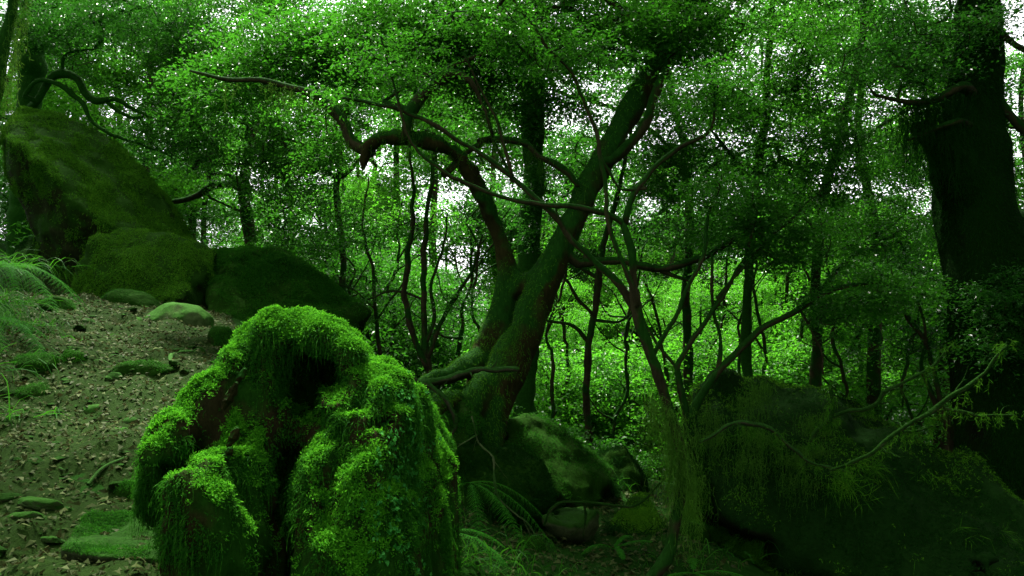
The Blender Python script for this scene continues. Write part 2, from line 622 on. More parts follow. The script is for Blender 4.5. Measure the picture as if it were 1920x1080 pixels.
CP += [np.array(q, float) for q in [(0, 10.5, -.6), (3, 11, -1.0), (6.5, 10, -.4), (10, 12, -1.2), (-4, 11.5, 2.0), (-9, 14, 3.2), (0, 16, -2.6), (0, 25, -5), (15, 25, -6),
       (-20, 25, 4), (0, 60, -14), (40, 60, -16), (-45, 60, 4), (40, 20, -4), (-30, 5, 6), (10, 0, -.8), (4, -2, -.1), (0, 0, .35), (0, -5, -.4),
       (-5, -3, 1.2), (0, -40, -4), (60, -40, -8), (-60, -40, 8), (120, 140, -34), (-120, 140, 2), (0, 160, -34), (150, -100, -14), (-150, -100, 14)]]
CP = np.array(CP)
_n = len(CP)
_A = np.zeros((_n + 3, _n + 3))
_D = np.linalg.norm(CP[:, None, :2] - CP[None, :, :2], axis=2)
_A[:_n, :_n] = -_D - np.eye(_n) * 0.02
_A[:_n, _n] = 1; _A[_n, :_n] = 1
_A[:_n, _n + 1:] = CP[:, :2]; _A[_n + 1:, :_n] = CP[:, :2].T
_w = np.linalg.solve(_A, np.concatenate([CP[:, 2], np.zeros(3)]))


def H(x, y):
    x = np.asarray(x, float); y = np.asarray(y, float)
    q = np.stack([x.ravel(), y.ravel()], 1)
    z = np.zeros(len(q))
    for s in range(0, len(q), 20000):
        D = np.linalg.norm(q[s:s + 20000, None] - CP[None, :, :2], axis=2)
        z[s:s + 20000] = -D @ _w[:_n] + _w[_n] + q[s:s + 20000] @ _w[_n + 1:]
    return z.reshape(x.shape)


def HN(x, y):
    x = np.asarray(x, float); y = np.asarray(y, float)
    q = np.stack([x, y, x * 0], -1)
    return H(x, y) + 0.05 * fbm(q * 1.3, 4, 5) + 0.022 * fbm(q * 6, 3, 9)


def hit(px, py, dmax=40):
    """where the sight line through a photo point meets the ground"""
    d = np.arange(1.5, dmax, 0.03)
    pts = np.array([P(px, py, k) for k in d])
    below = pts[:, 2] < HN(pts[:, 0], pts[:, 1])
    i = int(np.argmax(below)) if below.any() else len(d) - 1
    q = pts[i].copy()
    q[2] = float(HN(q[0], q[1]))
    return q, float(d[i])


def grid_mesh(xs, ys, zf):
    X, Y = np.meshgrid(xs, ys, indexing='ij')
    Z = zf(X, Y)
    V = np.stack([X, Y, Z], -1).reshape(-1, 3)
    nx, ny = X.shape
    i = (np.arange(nx - 1)[:, None] * ny + np.arange(ny - 1)[None]).reshape(-1)
    return V, np.stack([i, i + ny, i + ny + 1, i + 1], 1)


u = np.linspace(-1, 1, 321)
xs = np.sinh(u * 5.6) / math.sinh(5.6) * 220
ys = np.sinh(u * 5.6) / math.sinh(5.6) * 220 + 4.0
V, Q = grid_mesh(xs, ys, HN)
tag(build('ground', V, Q, M['soil']), kind='structure')

PCL = [hit(px, py)[0] for px, py in [(70, 1078), (120, 940), (170, 820), (215, 730), (235, 660), (240, 610), (225, 575), (170, 556)]]
PCL = np.array([PCL[0] + (PCL[0] - PCL[1]) * 2.5] + PCL)
PCS = spline(PCL, None, .05)


def path_dist(x, y):
    q = np.stack([x.ravel(), y.ravel()], 1)
    return np.linalg.norm(q[:, None] - PCS[None, :, :2], axis=2).min(1).reshape(x.shape)


xs = np.arange(PCS[:, 0].min() - 1.1, PCS[:, 0].max() + 1.1, .03)
ys = np.arange(PCS[:, 1].min() - .6, PCS[:, 1].max() + .8, .03)
_pd = {}


def pathz(X, Y):
    d = np.concatenate([path_dist(X[i:i + 20], Y[i:i + 20]) for i in range(0, len(X), 20)])
    q = np.stack([X, Y, X * 0], -1)
    w = 0.72 + 0.22 * fbm(q * 1.6, 3, 21)
    _pd['m'] = (d < w).reshape(-1)
    e = np.clip((w - d) / .25, -1, 1)
    return HN(X, Y) + 0.004 + np.clip(e, 0, 1) * (.05 * (fbm(q * 8, 4, 33) + .45) + .035 * np.clip(fbm(q * 4, 2, 37), 0, 1)) - 0.02 * np.clip(-e, 0, 1)


V, Q = grid_mesh(xs, ys, pathz)
keep = _pd['m'][Q].any(1)
Q = Q[keep]
uq, inv = np.unique(Q, return_inverse=True)
PV, PQ = V[uq], inv.reshape(Q.shape)
tag(build('path', PV, PQ, M['path']), kind='structure')

# leaf litter on the path and in the hollow
p, nn = sample(PV, PQ, 24000)
d = rdir(len(p), .35)
s = .5 + rng.random(len(p)) ** 2 * 1.1
v1 = leaves(p + np.array([0, 0, .006]), d, unit(nn + rng.normal(size=p.shape) * .45), .027 * s, .012 * s, .25, .3)
c = np.array([hit(px, py)[0] for px, py in zip(rng.uniform(830, 1330, 150), rng.uniform(905, 1078, 150))])
c = np.repeat(c, 22, 0) + rng.normal(size=(150 * 22, 3)) * .15
c[:, 2] = HN(c[:, 0], c[:, 1]) + .008
s = .5 + rng.random(len(c)) ** 2 * 1.2
v2 = leaves(c, rdir(len(c), .35), unit(np.array([0, 0, 1.]) + rng.normal(size=c.shape) * .5), .034 * s, .016 * s, .25, .3)
V, Q = merge([v1, v2])
tag(build('leaf_litter', V, Q, M['litter'], smooth=False), 'fallen leaves and bark chips littering the path and hollow', 'leaf litter', kind='stuff')


# ------------------------------------------------------------------ moss and hanging lichen
def sprigs(p, n, L, W, k=6, lean=.75, down=0.0, jit=0.004):
    m = len(p)
    P_ = np.repeat(p, k, 0) + rng.normal(size=(m * k, 3)) * jit
    N_ = np.repeat(n, k, 0)
    t = rng.normal(size=(m * k, 3))
    t = unit(t - N_ * (t * N_).sum(1, keepdims=True))
    d = N_ * (0.45 + .5 * rng.random((m * k, 1))) + t * lean
    d[:, 2] -= down
    s = .6 + .8 * rng.random(m * k)
    return leaves(P_, d, unit(N_ + t * .2 + rng.normal(size=d.shape) * .2), L * s, W * s, .15, .15)


def strands(p, n, L, W, k=4, spread=.25):
    """drooping moss threads: each a short chain of narrow blades that turns downward"""
    m = len(p)
    L = np.broadcast_to(L, m)
    d = unit(n * .8 + rng.normal(size=(m, 3)) * .45)
    cur = p.copy()
    out = []
    for j in range(k):
        d = unit(d + np.array([0, 0, -1.0]) * (.45 + .35 * j) + rng.normal(size=(m, 3)) * spread)
        l = L / k * 1.25
        out.append(leaves(cur, d, unit(n + rng.normal(size=(m, 3)) * .4), l, W * (1 - .12 * j), .1, 0))
        cur = cur + d * (L / k)[:, None]
    return merge(out)


def beard(points, Lmin, Lmax, per=14, W=.004, spread=.03):
    """curtains of lichen hanging from points"""
    c = np.repeat(np.asarray(points), per, 0)
    c = c + rng.normal(size=c.shape) * np.array([spread, spread, spread * .4])
    m = len(c)
    L = Lmin + (Lmax - Lmin) * rng.random(m) ** 1.6
    K = 9
    cur = c.copy()
    d = unit(np.array([0, 0, -1.0]) + rng.normal(size=(m, 3)) * .3)
    out = []
    for j in range(K):
        d = unit(d * .6 + np.array([0, 0, -.8]) + rng.normal(size=(m, 3)) * .3)
        out.append(leaves(cur, d, rdir(m), L / K * 1.3, W * (1.2 - .09 * j), .1, .05))
        sd = unit(d + rng.normal(size=(m, 3)) * .9)
        out.append(leaves(cur, sd, rdir(m), .018 + .02 * rng.random(m), W * .8, .1, .1))
        cur = cur + d * (L / K)[:, None]
    return merge(out)


# ------------------------------------------------------------------ the great mossy stump in front
def pp(*l):
    pts = [P(a, b, d) for a, b, d, r in l]
    return spline(pts, [r for *_, r in l], .03)


S = [
    pp((292, 858, 2.02, .030), (332, 824, 2.08, .042), (395, 762, 2.18, .055), (458, 696, 2.28, .064), (520, 632, 2.32, .055), (575, 622, 2.32, .040), (622, 640, 2.28, .036), (654, 676, 2.24, .032)),
    pp((306, 870, 2.12, .042), (314, 910, 2.16, .042), (310, 965, 2.2, .036)),
    pp((404, 775, 2.24, .065), (384, 825, 2.28, .06), (345, 870, 2.26, .05)),
    pp((472, 722, 2.28, .065), (476, 790, 2.24, .075), (462, 880, 2.16, .08), (446, 980, 2.10, .09), (436, 1140, 2.04, .11)),
    pp((432, 800, 2.16, .04), (420, 870, 2.10, .045), (380, 910, 2.0, .06)),
    pp((372, 918, 1.94, .055), (385, 980, 1.95, .075), (398, 1060, 1.96, .09), (405, 1180, 1.96, .10)),
    pp((650, 752, 2.16, .06), (700, 742, 2.24, .06), (718, 722, 2.36, .052)),
    pp((700, 760, 2.22, .09), (690, 830, 2.18, .115), (668, 920, 2.12, .135), (668, 1020, 2.06, .14), (672, 1180, 2.02, .16)),
    pp((600, 780, 2.3, .06), (612, 880, 2.22, .08), (630, 1000, 2.12, .08)),
    pp((740, 760, 2.42, .07), (755, 860, 2.36, .08), (760, 1000, 2.3, .09), (770, 1160, 2.25, .1)),
    pp((785, 796, 2.72, .055), (800, 850, 2.66, .07), (800, 930, 2.62, .08), (790, 1100, 2.55, .1)),
    pp((690, 752, 2.5, .08), (765, 812, 2.75, .07), (800, 850, 2.9, .07)),
    pp((560, 720, 2.70, .07), (570, 820, 2.70, .13), (570, 960, 2.66, .18), (570, 1160, 2.6, .25)),
    pp((540, 640, 2.42, .055), (590, 640, 2.44, .055), (635, 662, 2.42, .05), (662, 694, 2.38, .042)),
    pp((560, 665, 2.56, .07), (610, 665, 2.58, .07), (650, 690, 2.54, .07), (668, 720, 2.48, .06)),
    pp((600, 690, 2.68, .08), (620, 740, 2.72, .10), (640, 800, 2.74, .12)),
    pp((640, 760, 2.6, .10), (690, 900, 2.6, .2), (700, 1100, 2.55, .25)),
    pp((480, 720, 2.5, .10), (470, 900, 2.46, .15), (470, 1120, 2.4, .2)),
    pp((545, 690, 2.42, .05), (556, 770, 2.40, .05), (552, 850, 2.36, .055), (545, 900, 2.34, .05)),
]
CUT = [(P(605, 694, 2.37), P(594, 712, 2.06), .070, .025), (P(640, 712, 2.36), P(632, 722, 2.1), .036, .025), (P(578, 745, 2.36), P(588, 800, 2.12), .055, .025), (P(545, 880, 2.2), P(535, 1120, 2.0), .055, .03),
       (P(305, 890, 2.05), P(376, 858, 1.88), .036, .03), (P(330, 930, 1.98), P(300, 960, 1.9), .03, .03), (P(402, 800, 2.02), P(428, 740, 1.98), .024, .02), (P(725, 800, 2.10), P(680, 806, 2.04), .024, .02),
       (P(768, 830, 2.42), P(780, 1000, 2.36), .036, .03), (P(520, 760, 2.2), P(525, 850, 2.12), .02, .02), (P(480, 900, 2.02), P(486, 1040, 1.98), .022, .02), (P(640, 820, 2.06), P(628, 900, 2.0), .016, .02)]
SV, SQ = solid(S, .0095, .026, .026, 11.0, seed=4, cuts=CUT, ridge=.042, st=(1, 1, .26))
stump = empty('tree_stump', (float(P(600, 1180, 2.3)[0]), float(P(600, 1180, 2.3)[1]), float(P(600, 1180, 2.3)[2])))
tag(stump, 'huge rotten stump draped in glowing green moss beside the path', 'stump')
build('stump_wood', SV, SQ, M['stump'], stump)
wob = lambda c: fbm(c * 5, 3, 12)


def hollow(c):
    """no moss grows deep in the hollows"""
    w = np.ones(len(c))
    for ca, cb, cr, kk in CUT:
        ab = cb - ca
        t = np.clip((c - ca) @ ab / (ab @ ab), 0, 1)
        d = np.linalg.norm(c - ca - t[:, None] * ab, axis=1)
        w = np.minimum(w, np.clip((d - cr - .004) / .03, .22, 1))
    return w


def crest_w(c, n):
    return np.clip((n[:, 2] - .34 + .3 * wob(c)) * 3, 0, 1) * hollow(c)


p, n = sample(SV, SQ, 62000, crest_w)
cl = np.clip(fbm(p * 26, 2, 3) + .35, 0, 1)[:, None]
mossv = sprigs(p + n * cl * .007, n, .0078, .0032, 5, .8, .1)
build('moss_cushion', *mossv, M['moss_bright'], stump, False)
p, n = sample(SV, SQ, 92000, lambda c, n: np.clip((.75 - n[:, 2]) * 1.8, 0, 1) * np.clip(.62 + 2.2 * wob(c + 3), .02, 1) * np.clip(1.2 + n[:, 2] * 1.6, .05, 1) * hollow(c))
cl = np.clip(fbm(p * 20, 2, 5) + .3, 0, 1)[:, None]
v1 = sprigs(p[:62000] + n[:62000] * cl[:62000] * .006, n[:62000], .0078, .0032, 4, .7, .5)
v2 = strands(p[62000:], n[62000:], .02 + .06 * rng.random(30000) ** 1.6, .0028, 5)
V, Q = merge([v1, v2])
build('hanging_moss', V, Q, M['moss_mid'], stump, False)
rx = P(745, 900, 2.1)
p, n = sample(SV, SQ, 220, lambda c, n: np.exp(-((c[:, 0] - rx[0]) / .05) ** 2) * (n[:, 1] < .2) * (c[:, 1] < 2.5) * np.exp(-((c[:, 2] - rx[2]) / .3) ** 2))
build('leafy_lichen', *sprigs(p + n * .012, n, .012, .008, 4, 1.0, .1), M['lichen_leaf'], stump, False)
for i, (px, py, dd, L, w) in enumerate([(430, 742, 2.10, .07, .012), (420, 862, 2.02, .06, .012), (452, 705, 2.16, .04, .010), (436, 820, 2.07, .05, .011)]):
    c0 = P(px, py, dd)
    pts = spline([c0 - np.array([.2, .1, .5]) * L, c0 + np.array([.05, -.08, 0]) * L, c0 + np.array([.3, -.1, .5]) * L], None, .008)
    V, Q = tube(pts, w * (.3 + .7 * np.sin(np.linspace(.3, 2.9, len(pts)))), 7, .9, i)
    build('bark_shard', V, Q, M['bark_main'], stump, False)


# ------------------------------------------------------------------ rocks
def boulder(name, pts, mat, label, cat='boulder', h=.035, rnd=.07, amp=.06, ns=2.5, seed=3, group=None, moss=None):
    V, Q = hull_solid(pts, h, rnd, amp, ns, seed)
    if moss is None:
        o = build(name, V, Q, mat)
        tag(o, label, cat, group)
        return o, V, Q
    b = np.array(pts)
    e = empty(name, (b[:, 0].mean(), b[:, 1].mean(), b[:, 2].min()))
    tag(e, label, cat, group)
    build('rock', V, Q, mat, e)
    for pname, cnt, wf, L, W, mm, kind in moss:
        p, n = sample(V, Q, cnt, wf)
        if kind == 's':
            cl = np.clip(1.6 * fbm(p * np.array([9, 9, 5]), 3, seed + 5) + .6, .12, 1.8)
            h2 = len(p) // 3
            g = merge([strands(p[h2:], n[h2:], L * cl[h2:] * (.5 + rng.random(len(p) - h2)), W, 3),
                       sprigs(p[:h2] + n[:h2] * (cl[:h2] * L * .35)[:, None], n[:h2], L * .55, W * .8, 3, .8, .1)])
        else:
            g = sprigs(p, n, L, W, 4, .8, .1)
        build(pname, *g, mm, e, False)
    return e, V, Q


facing = lambda c, n: (((CAM - c) * n).sum(1) > -.1).astype(float)
upf = lambda c, n: facing(c, n) * np.clip(n[:, 2] * .9 + .12 + 2.6 * fbm(c * np.array([6.5, 6.5, 3.2]), 4, 8), .015, 1)

# leaning slab, upper left
sl = [P(3, 240, 7.6), P(40, 196, 7.6), P(105, 203, 7.7), P(232, 280, 7.9), P(322, 390, 8.0), P(372, 460, 7.9),
      P(345, 492, 7.2), P(215, 440, 6.9), P(132, 372, 6.8), P(72, 300, 6.9), P(16, 262, 7.1),
      P(20, 330, 7.4), P(78, 400, 7.5), P(95, 520, 7.3), P(190, 540, 7.1), P(330, 540, 7.3),
      P(40, 230, 8.6), P(230, 300, 8.9), P(360, 470, 8.9), P(120, 520, 8.6), P(340, 560, 8.6)]
boulder('boulder', sl, M['rock_moss'], 'tall slanting boulder with an olive mossy face above the path', h=.03, rnd=.015, amp=.095, ns=2.0, seed=5,
        moss=[('moss', 60000, upf, .034, .0055, M['moss_olive'], 's')])
sl = [P(178, 446, 6.7), P(225, 432, 6.9), P(318, 444, 7.0), P(345, 470, 6.8), P(400, 476, 7.2), P(350, 560, 6.4), P(200, 560, 6.4), P(130, 540, 6.6),
      P(356, 600, 6.5), P(140, 580, 6.6), P(180, 450, 7.8), P(400, 480, 7.9), P(420, 600, 7.6), P(130, 590, 7.6)]
boulder('boulder', sl, M['rock_moss'], 'squat mossy boulder with a sharp edge at the foot of the slanting boulder', h=.026, rnd=.012, amp=.085, ns=2.6, seed=15,
        moss=[('moss', 26000, upf, .024, .0055, M['moss_olive'], 's')])
sl = [P(345, 474, 7.5), P(395, 478, 7.3), P(440, 488, 7.1), P(520, 468, 7.4), P(560, 484, 7.4), P(625, 528, 7.4), P(688, 588, 7.3), P(660, 632, 7.1), P(560, 625, 6.8), P(430, 620, 6.6), P(380, 590, 6.5),
      P(400, 490, 8.2), P(540, 480, 8.4), P(680, 600, 8.2), P(640, 680, 7.8), P(420, 640, 7.6)]
boulder('boulder', sl, M['rock_moss'], 'long low dark boulder under ragged moss behind the stump', h=.028, rnd=.015, amp=.13, ns=2.2, seed=25,
        moss=[('moss', 36000, upf, .032, .0055, M['moss_mid'], 's')])
sl = [P(20, 470, 8.2), P(60, 440, 8.4), P(120, 450, 8.4), P(130, 520, 8.0), P(30, 520, 8.0), P(60, 450, 9.0), P(130, 530, 8.8), P(20, 530, 8.8)]
boulder('boulder', sl, M['rock_moss'], 'small mossy block wedged under the slanting boulder', h=.03, rnd=.05, amp=.05, seed=35,
        moss=[('moss', 6000, upf, .02, .006, M['moss_dark'], 's')])
# right-hand ridge boulder
sl = [P(1296, 745, 5.2), P(1345, 696, 5.3), P(1420, 684, 5.4), P(1500, 716, 5.4), P(1600, 784, 5.3), P(1700, 846, 5.1), P(1800, 900, 4.9), P(1930, 975, 4.7), P(2150, 1060, 4.6),
      P(1290, 850, 4.9), P(1400, 1000, 4.5), P(1330, 960, 4.7), P(1560, 1100, 4.2), P(1900, 1140, 4.0), P(2150, 1180, 4.0), P(1480, 860, 4.75), P(1640, 960, 4.5), P(1800, 1030, 4.35),
      P(1300, 1000, 6.0), P(1340, 720, 6.4), P(1520, 740, 6.6), P(1750, 900, 6.2), P(2150, 1100, 5.6), P(1800, 1200, 6)]
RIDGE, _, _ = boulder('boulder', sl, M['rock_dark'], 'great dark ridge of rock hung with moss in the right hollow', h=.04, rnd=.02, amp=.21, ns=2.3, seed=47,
        moss=[('moss', 26000, upf, .024, .0055, M['moss_dark'], 's'), ('crest_moss', 16000, lambda c, n: (n[:, 2] > .5) * np.clip(.3 + 1.6 * fbm(c * 3, 3, 17), .02, 1), .03, .0055, M['moss_olive'], 's'),  # lighter olive moss on the crest paints light along the top edge
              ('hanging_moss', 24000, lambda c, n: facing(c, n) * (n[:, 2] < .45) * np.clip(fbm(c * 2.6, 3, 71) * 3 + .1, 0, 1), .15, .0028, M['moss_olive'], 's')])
hp = []
for _ in range(30):
    x = rng.uniform(1310, 1860)
    top = np.interp(x, [1300, 1350, 1420, 1500, 1600, 1700, 1800, 1920], [745, 700, 690, 720, 790, 850, 905, 975])
    y = top + rng.uniform(10, 190)
    dd = 4.95 - (y - top) / 190 * .5
    hp.append(pxpath([(x - 16, y + 3, 1), (x, y, 1), (x + 18, y + 6, 1)], dd, .05)[0])
build('hanging_lichen_sprays', *beard(np.concatenate(hp), .06, .34, 12, .0034, .04), M['beard'], RIDGE, False)
# mossy bank of rocks under the leaning tree
for i, (sl, lab, mm) in enumerate([
    ([(935, 790, 5.2), (985, 778, 5.4), (1060, 808, 5.6), (1135, 858, 5.7), (1160, 900, 5.5), (1060, 930, 5.0), (950, 880, 4.9), (1110, 970, 5.2), (930, 940, 5.0), (1000, 790, 6.4), (1150, 870, 6.4), (1100, 960, 6.2)],
     'long moss covered rock sloping right from the leaning tree', 'moss_mid'),
    ([(860, 860, 4.6), (930, 842, 4.75), (1010, 872, 4.8), (1034, 915, 4.7), (960, 950, 4.4), (870, 940, 4.45), (1036, 985, 4.7), (860, 1000, 4.6), (1000, 850, 5.4), (870, 850, 5.4), (950, 1000, 4.5)],
     'mossy rock littered with dead leaves below the leaning tree', 'moss_dark'),
    ([(1105, 856, 5.9), (1170, 850, 6.0), (1202, 888, 5.9), (1197, 950, 5.7), (1110, 955, 5.6), (1150, 846, 6.6), (1205, 950, 6.5), (1100, 950, 6.4)],
     'dark upright rock at the brink of the bright clearing', 'moss_dark'),
    ([(1150, 975, 4.7), (1176, 932, 4.8), (1225, 930, 4.8), (1250, 990, 4.6), (1150, 1040, 4.5), (1240, 1050, 4.5), (1190, 930, 5.2), (1250, 1040, 5.1), (1140, 1040, 5.1)],
     'rounded green boulder behind the hanging lichen', 'moss_olive'),
    ([(1035, 955, 4.5), (1075, 947, 4.6), (1118, 960, 4.5), (1112, 985, 4.35), (1040, 985, 4.35), (1050, 1010, 4.4), (1110, 1010, 4.4), (1040, 955, 5.0), (1118, 960, 5.0), (1080, 1010, 5.0)],
     'flat topped slab lying in the hollow under a dead branch', None),
    ([(826, 770, 4.9), (870, 735, 5.0), (905, 780, 4.8), (890, 870, 4.5), (815, 860, 4.6), (826, 776, 5.5), (900, 850, 5.4), (830, 940, 4.5), (890, 940, 4.5)],
     'mossy hump between the stump and the leaning tree', 'moss_mid')]):
    pts = [P(*q) for q in sl]
    boulder('rock', pts, M['rock_moss'] if mm else M['rock'], lab, 'rock', .022, .018, .10, 3.4, 60 + i,
            moss=[('moss', 9000, upf, .022, .005, M[mm], 's'), ('hanging_moss', 2600, lambda c, n: facing(c, n) * (n[:, 2] < .35) * np.clip(.2 + 2 * fbm(c * 3, 3, 71), 0, 1), .09, .005, M['moss_dark'], 's')] if mm else None)


boulder('rock', [P(*q) for q in [(103, 1014, 2.32), (172, 966, 2.62), (290, 966, 2.66), (338, 1008, 2.42), (322, 1052, 2.30), (205, 1046, 2.22), (112, 1030, 2.28), (215, 1100, 2.26), (330, 1100, 2.34), (120, 1070, 2.36), (180, 1010, 2.8), (320, 1040, 2.7), (200, 1080, 2.7)]],
        M['rock'], 'wide slab with a shadowed front edge at the foot of the stump', 'rock', .010, .006, .035, 7, 91, None,
        [('moss', 7000, lambda c, n: (n[:, 2] > .35) * np.clip(.1 + 3.5 * fbm(c * 6, 3, 44), .01, 1), .012, .003, M['moss_mid'], 's')])


def stone(px, py, w, hgt, dep, mat, label, seed, group=None, name='rock', mossn=0, sink=.35):
    """an angular stone bedded in the ground: width and height in photo pixels"""
    c, d = hit(px, py)
    r = np.random.default_rng(seed)
    W, Hh = PX(w, d), PX(hgt, d) * 1.05
    D = dep * W
    pts = []
    for zz, sc_ in ((-.5, 1.0), (.25, 1.0), (.75, .8), (1.0, .55)):
        for a in np.linspace(0, 2 * math.pi, 7, endpoint=False) + r.random() * 6:
            k = sc_ * (.8 + .3 * r.random())
            pts.append(c + np.array([math.cos(a) * W * .5 * k, math.sin(a) * D * .5 * k, Hh * (zz * (.85 + .3 * r.random()) - sink * 0)]))
    h = max(W / 44, .006)
    ms = [('moss', mossn, upf, .011, .0035, M['moss_mid'], 's')] if mossn else None
    return boulder(name, pts, M[mat], label, 'rock', h, W * .016, W * .085, 1.5 / W, seed, group, ms)


STN = [
    (335, 612, 120, 38, .7, 'rock_pale', 'big pale angular stone on the path by the long boulder', 0),
    (240, 578, 120, 26, .6, 'rock_moss', 'long low mossy stone across the top of the path', 1500),
    (105, 582, 70, 22, .7, 'rock_moss', 'dark mossy stone where the path meets the left bank', 800),
    (138, 690, 64, 24, .8, 'rock_moss', 'square stone with a bright green mossy top on the path', 1500),
    (275, 698, 110, 18, .6, 'rock_moss', 'long flat mossy stone in the middle of the path', 900),
    (216, 712, 36, 14, .8, 'rock', 'small dark stone beside the long flat path stone', 0),
    (412, 655, 60, 34, .9, 'rock_moss', 'round mossy stone touching the stump crest', 2500),
    (372, 672, 36, 16, .8, 'rock', 'dark pebbly stone just below the round mossy stone', 0),
    (128, 726, 40, 12, .8, 'rock', 'dark wedge of stone below the green topped stone', 0),
    (60, 745, 80, 20, .8, 'rock_moss', 'mossy stone half buried in the left bank', 1200),
    (60, 690, 100, 20, .8, 'rock_moss', 'broad mossy stone under the left fern', 1500),
    (40, 888, 54, 10, .8, 'rock_pale', 'flat pale stone pressed into the path near the left edge', 0),
    (72, 850, 46, 10, .7, 'rock', 'thin grey stone beside the flat pale stone', 0),
    (176, 772, 44, 10, .8, 'rock_pale', 'flat light stone in the path left of the stump', 0),
    (60, 1074, 90, 16, .7, 'rock_pale', 'pale flat stone at the bottom corner of the path', 0),
    (190, 660, 30, 9, .8, 'rock_pale', 'pale chip of stone right of the green topped stone', 0),
    (300, 640, 60, 10, .6, 'rock', 'flat grey stone below the big pale stone', 0),
    (160, 610, 50, 10, .7, 'rock', 'flat stone sunk in leaves high on the path', 0),
    (250, 606, 40, 9, .7, 'rock_pale', 'light flat stone below the long mossy stone', 0),
    (30, 800, 60, 16, .8, 'rock', 'grey stone at the left edge of the path', 0),
    (245, 800, 40, 9, .8, 'rock', 'small flat stone in the path beside the stump ridge', 0),
    (120, 960, 46, 10, .8, 'rock', 'small stone behind the wide slab', 0),
    (245, 930, 70, 20, .8, 'rock_moss', 'mossy lump between the wide slab and the stump', 900),
    (340, 1040, 60, 30, .8, 'rock_moss', 'mossy stone under the stump at the end of the slab', 900),
    (1000, 1030, 60, 20, .8, 'rock_moss', 'mossy stone in the dark hollow among the grass', 600),
    (1300, 1010, 70, 26, .8, 'rock_moss', 'mossy stone at the foot of the dark ridge', 700),
]
for i, (px, py, w, hh, dp, mt, lab, mn) in enumerate(STN):
    stone(px, py, w, hh, dp, mt, lab, 100 + i, mossn=mn)
# small flat stones, one kind after another copied
PROTOS = []
for k in range(6):
    r = np.random.default_rng(700 + k)
    pts = []
    for zz, sc_ in ((-.2, .9), (.12, 1.0), (.26, .72)):
        for a in np.linspace(0, 2 * math.pi, 6, endpoint=False) + r.random() * 6:
            kk = sc_ * (.55 + .7 * r.random())
            pts.append(np.array([math.cos(a) * .5 * kk, math.sin(a) * .36 * kk, zz * (.7 + .6 * r.random())]))
    V, Q = hull_solid(pts, .03, .012, .07, 3.5, 80 + k)
    PROTOS.append((V, Q, ['rock', 'rock_pale', 'rock_moss'][k % 3]))
p, nn = sample(PV, PQ, 230)
made = {}
for i, q in enumerate(p):
    k = int(rng.integers(0, 6))
    if k not in made:
        o = build('path_stone', *PROTOS[k][:2], M[PROTOS[k][2]])
        made[k] = o
    else:
        o = made[k].copy(); col.objects.link(o)
    w_ = .04 + .13 * rng.random() ** 2.4
    o.location = q
    o.scale = (w_, w_, w_ * .5)
    o.rotation_euler = (rng.normal() * .15, rng.normal() * .15, rng.random() * 6.28)
    tag(o, 'small flat stone bedded among the litter of the path', 'stone', 'small stones in the path')
# countless small chips of stone on the path
p, nn = sample(PV, PQ, 700)
parts = []
ico = np.array([[0, 0, 1], [.9, 0, .2], [.3, .85, .1], [-.7, .5, .2], [-.7, -.5, .1], [.3, -.85, .25], [0, 0, -.6]])
icf = np.array([[0, 1, 2], [0, 2, 3], [0, 3, 4], [0, 4, 5], [0, 5, 1], [6, 2, 1], [6, 3, 2], [6, 4, 3], [6, 5, 4], [6, 1, 5]])
for q in p:
    s = .008 + .022 * rng.random() ** 2
    a = rng.random() * 6.28
    v = ico * (1 + .3 * rng.normal(size=(7, 1))) * np.array([1, .7, .4]) * s
    v = np.stack([v[:, 0] * math.cos(a) - v[:, 1] * math.sin(a), v[:, 0] * math.sin(a) + v[:, 1] * math.cos(a), v[:, 2]], 1)
    parts.append((v + q, icf))
V, Q = merge(parts)
tag(build('gravel', V, Q, M['rock'], smooth=False), 'small stone chips scattered over the path', 'gravel', kind='stuff')


# ------------------------------------------------------------------ trees with their own limbs
def regions(lst):
    out = []
    for px, py, rx, ry, d, dd, n in lst:
        n = int(n * 1.5)
        g = rng.normal(size=(n, 3))
        g = unit(g) * (rng.random((n, 1)) ** .45)
        for a in g:
            out.append(P(px + a[0] * rx, py + a[1] * ry, d + a[2] * dd))
    return np.array(out)


def own_tree(name, label, cat, limbs, regs, lmat, bark='bark', R=.2, leaf=(.031, .0155), T=7, K=9, group=None, base=None, trunk=None,
             twig='twig', r0=.0022, step=.13, thin=.74, wob=.035, sag=.05, flat=.2):
    """limbs: list of pixel paths (first is the trunk); regs: where its foliage hangs"""
    sk = Skel()
    for i, (lst, d) in enumerate(limbs):
        p, r = pxpath(lst, d, .05, wob, len(name) + i)
        sk.path(p, r * thin)
    C = regions(regs) if regs else None
    if C is not None:
        sk.connect(C, r0, step, sag=sag)
    b = sk.pos[0]
    e = empty(name, b)
    tag(e, label, cat, group)
    V, Q = sk.mesh(r0)
    build('trunk', V, Q, M[bark], e)
    if C is not None:
        V, Q = sprays(C, R * (.7 + .6 * rng.random(len(C))), T, K, leaf[0], leaf[1], flat)
        build('crown', V, Q, M[lmat], e, False)
    return e, sk, C


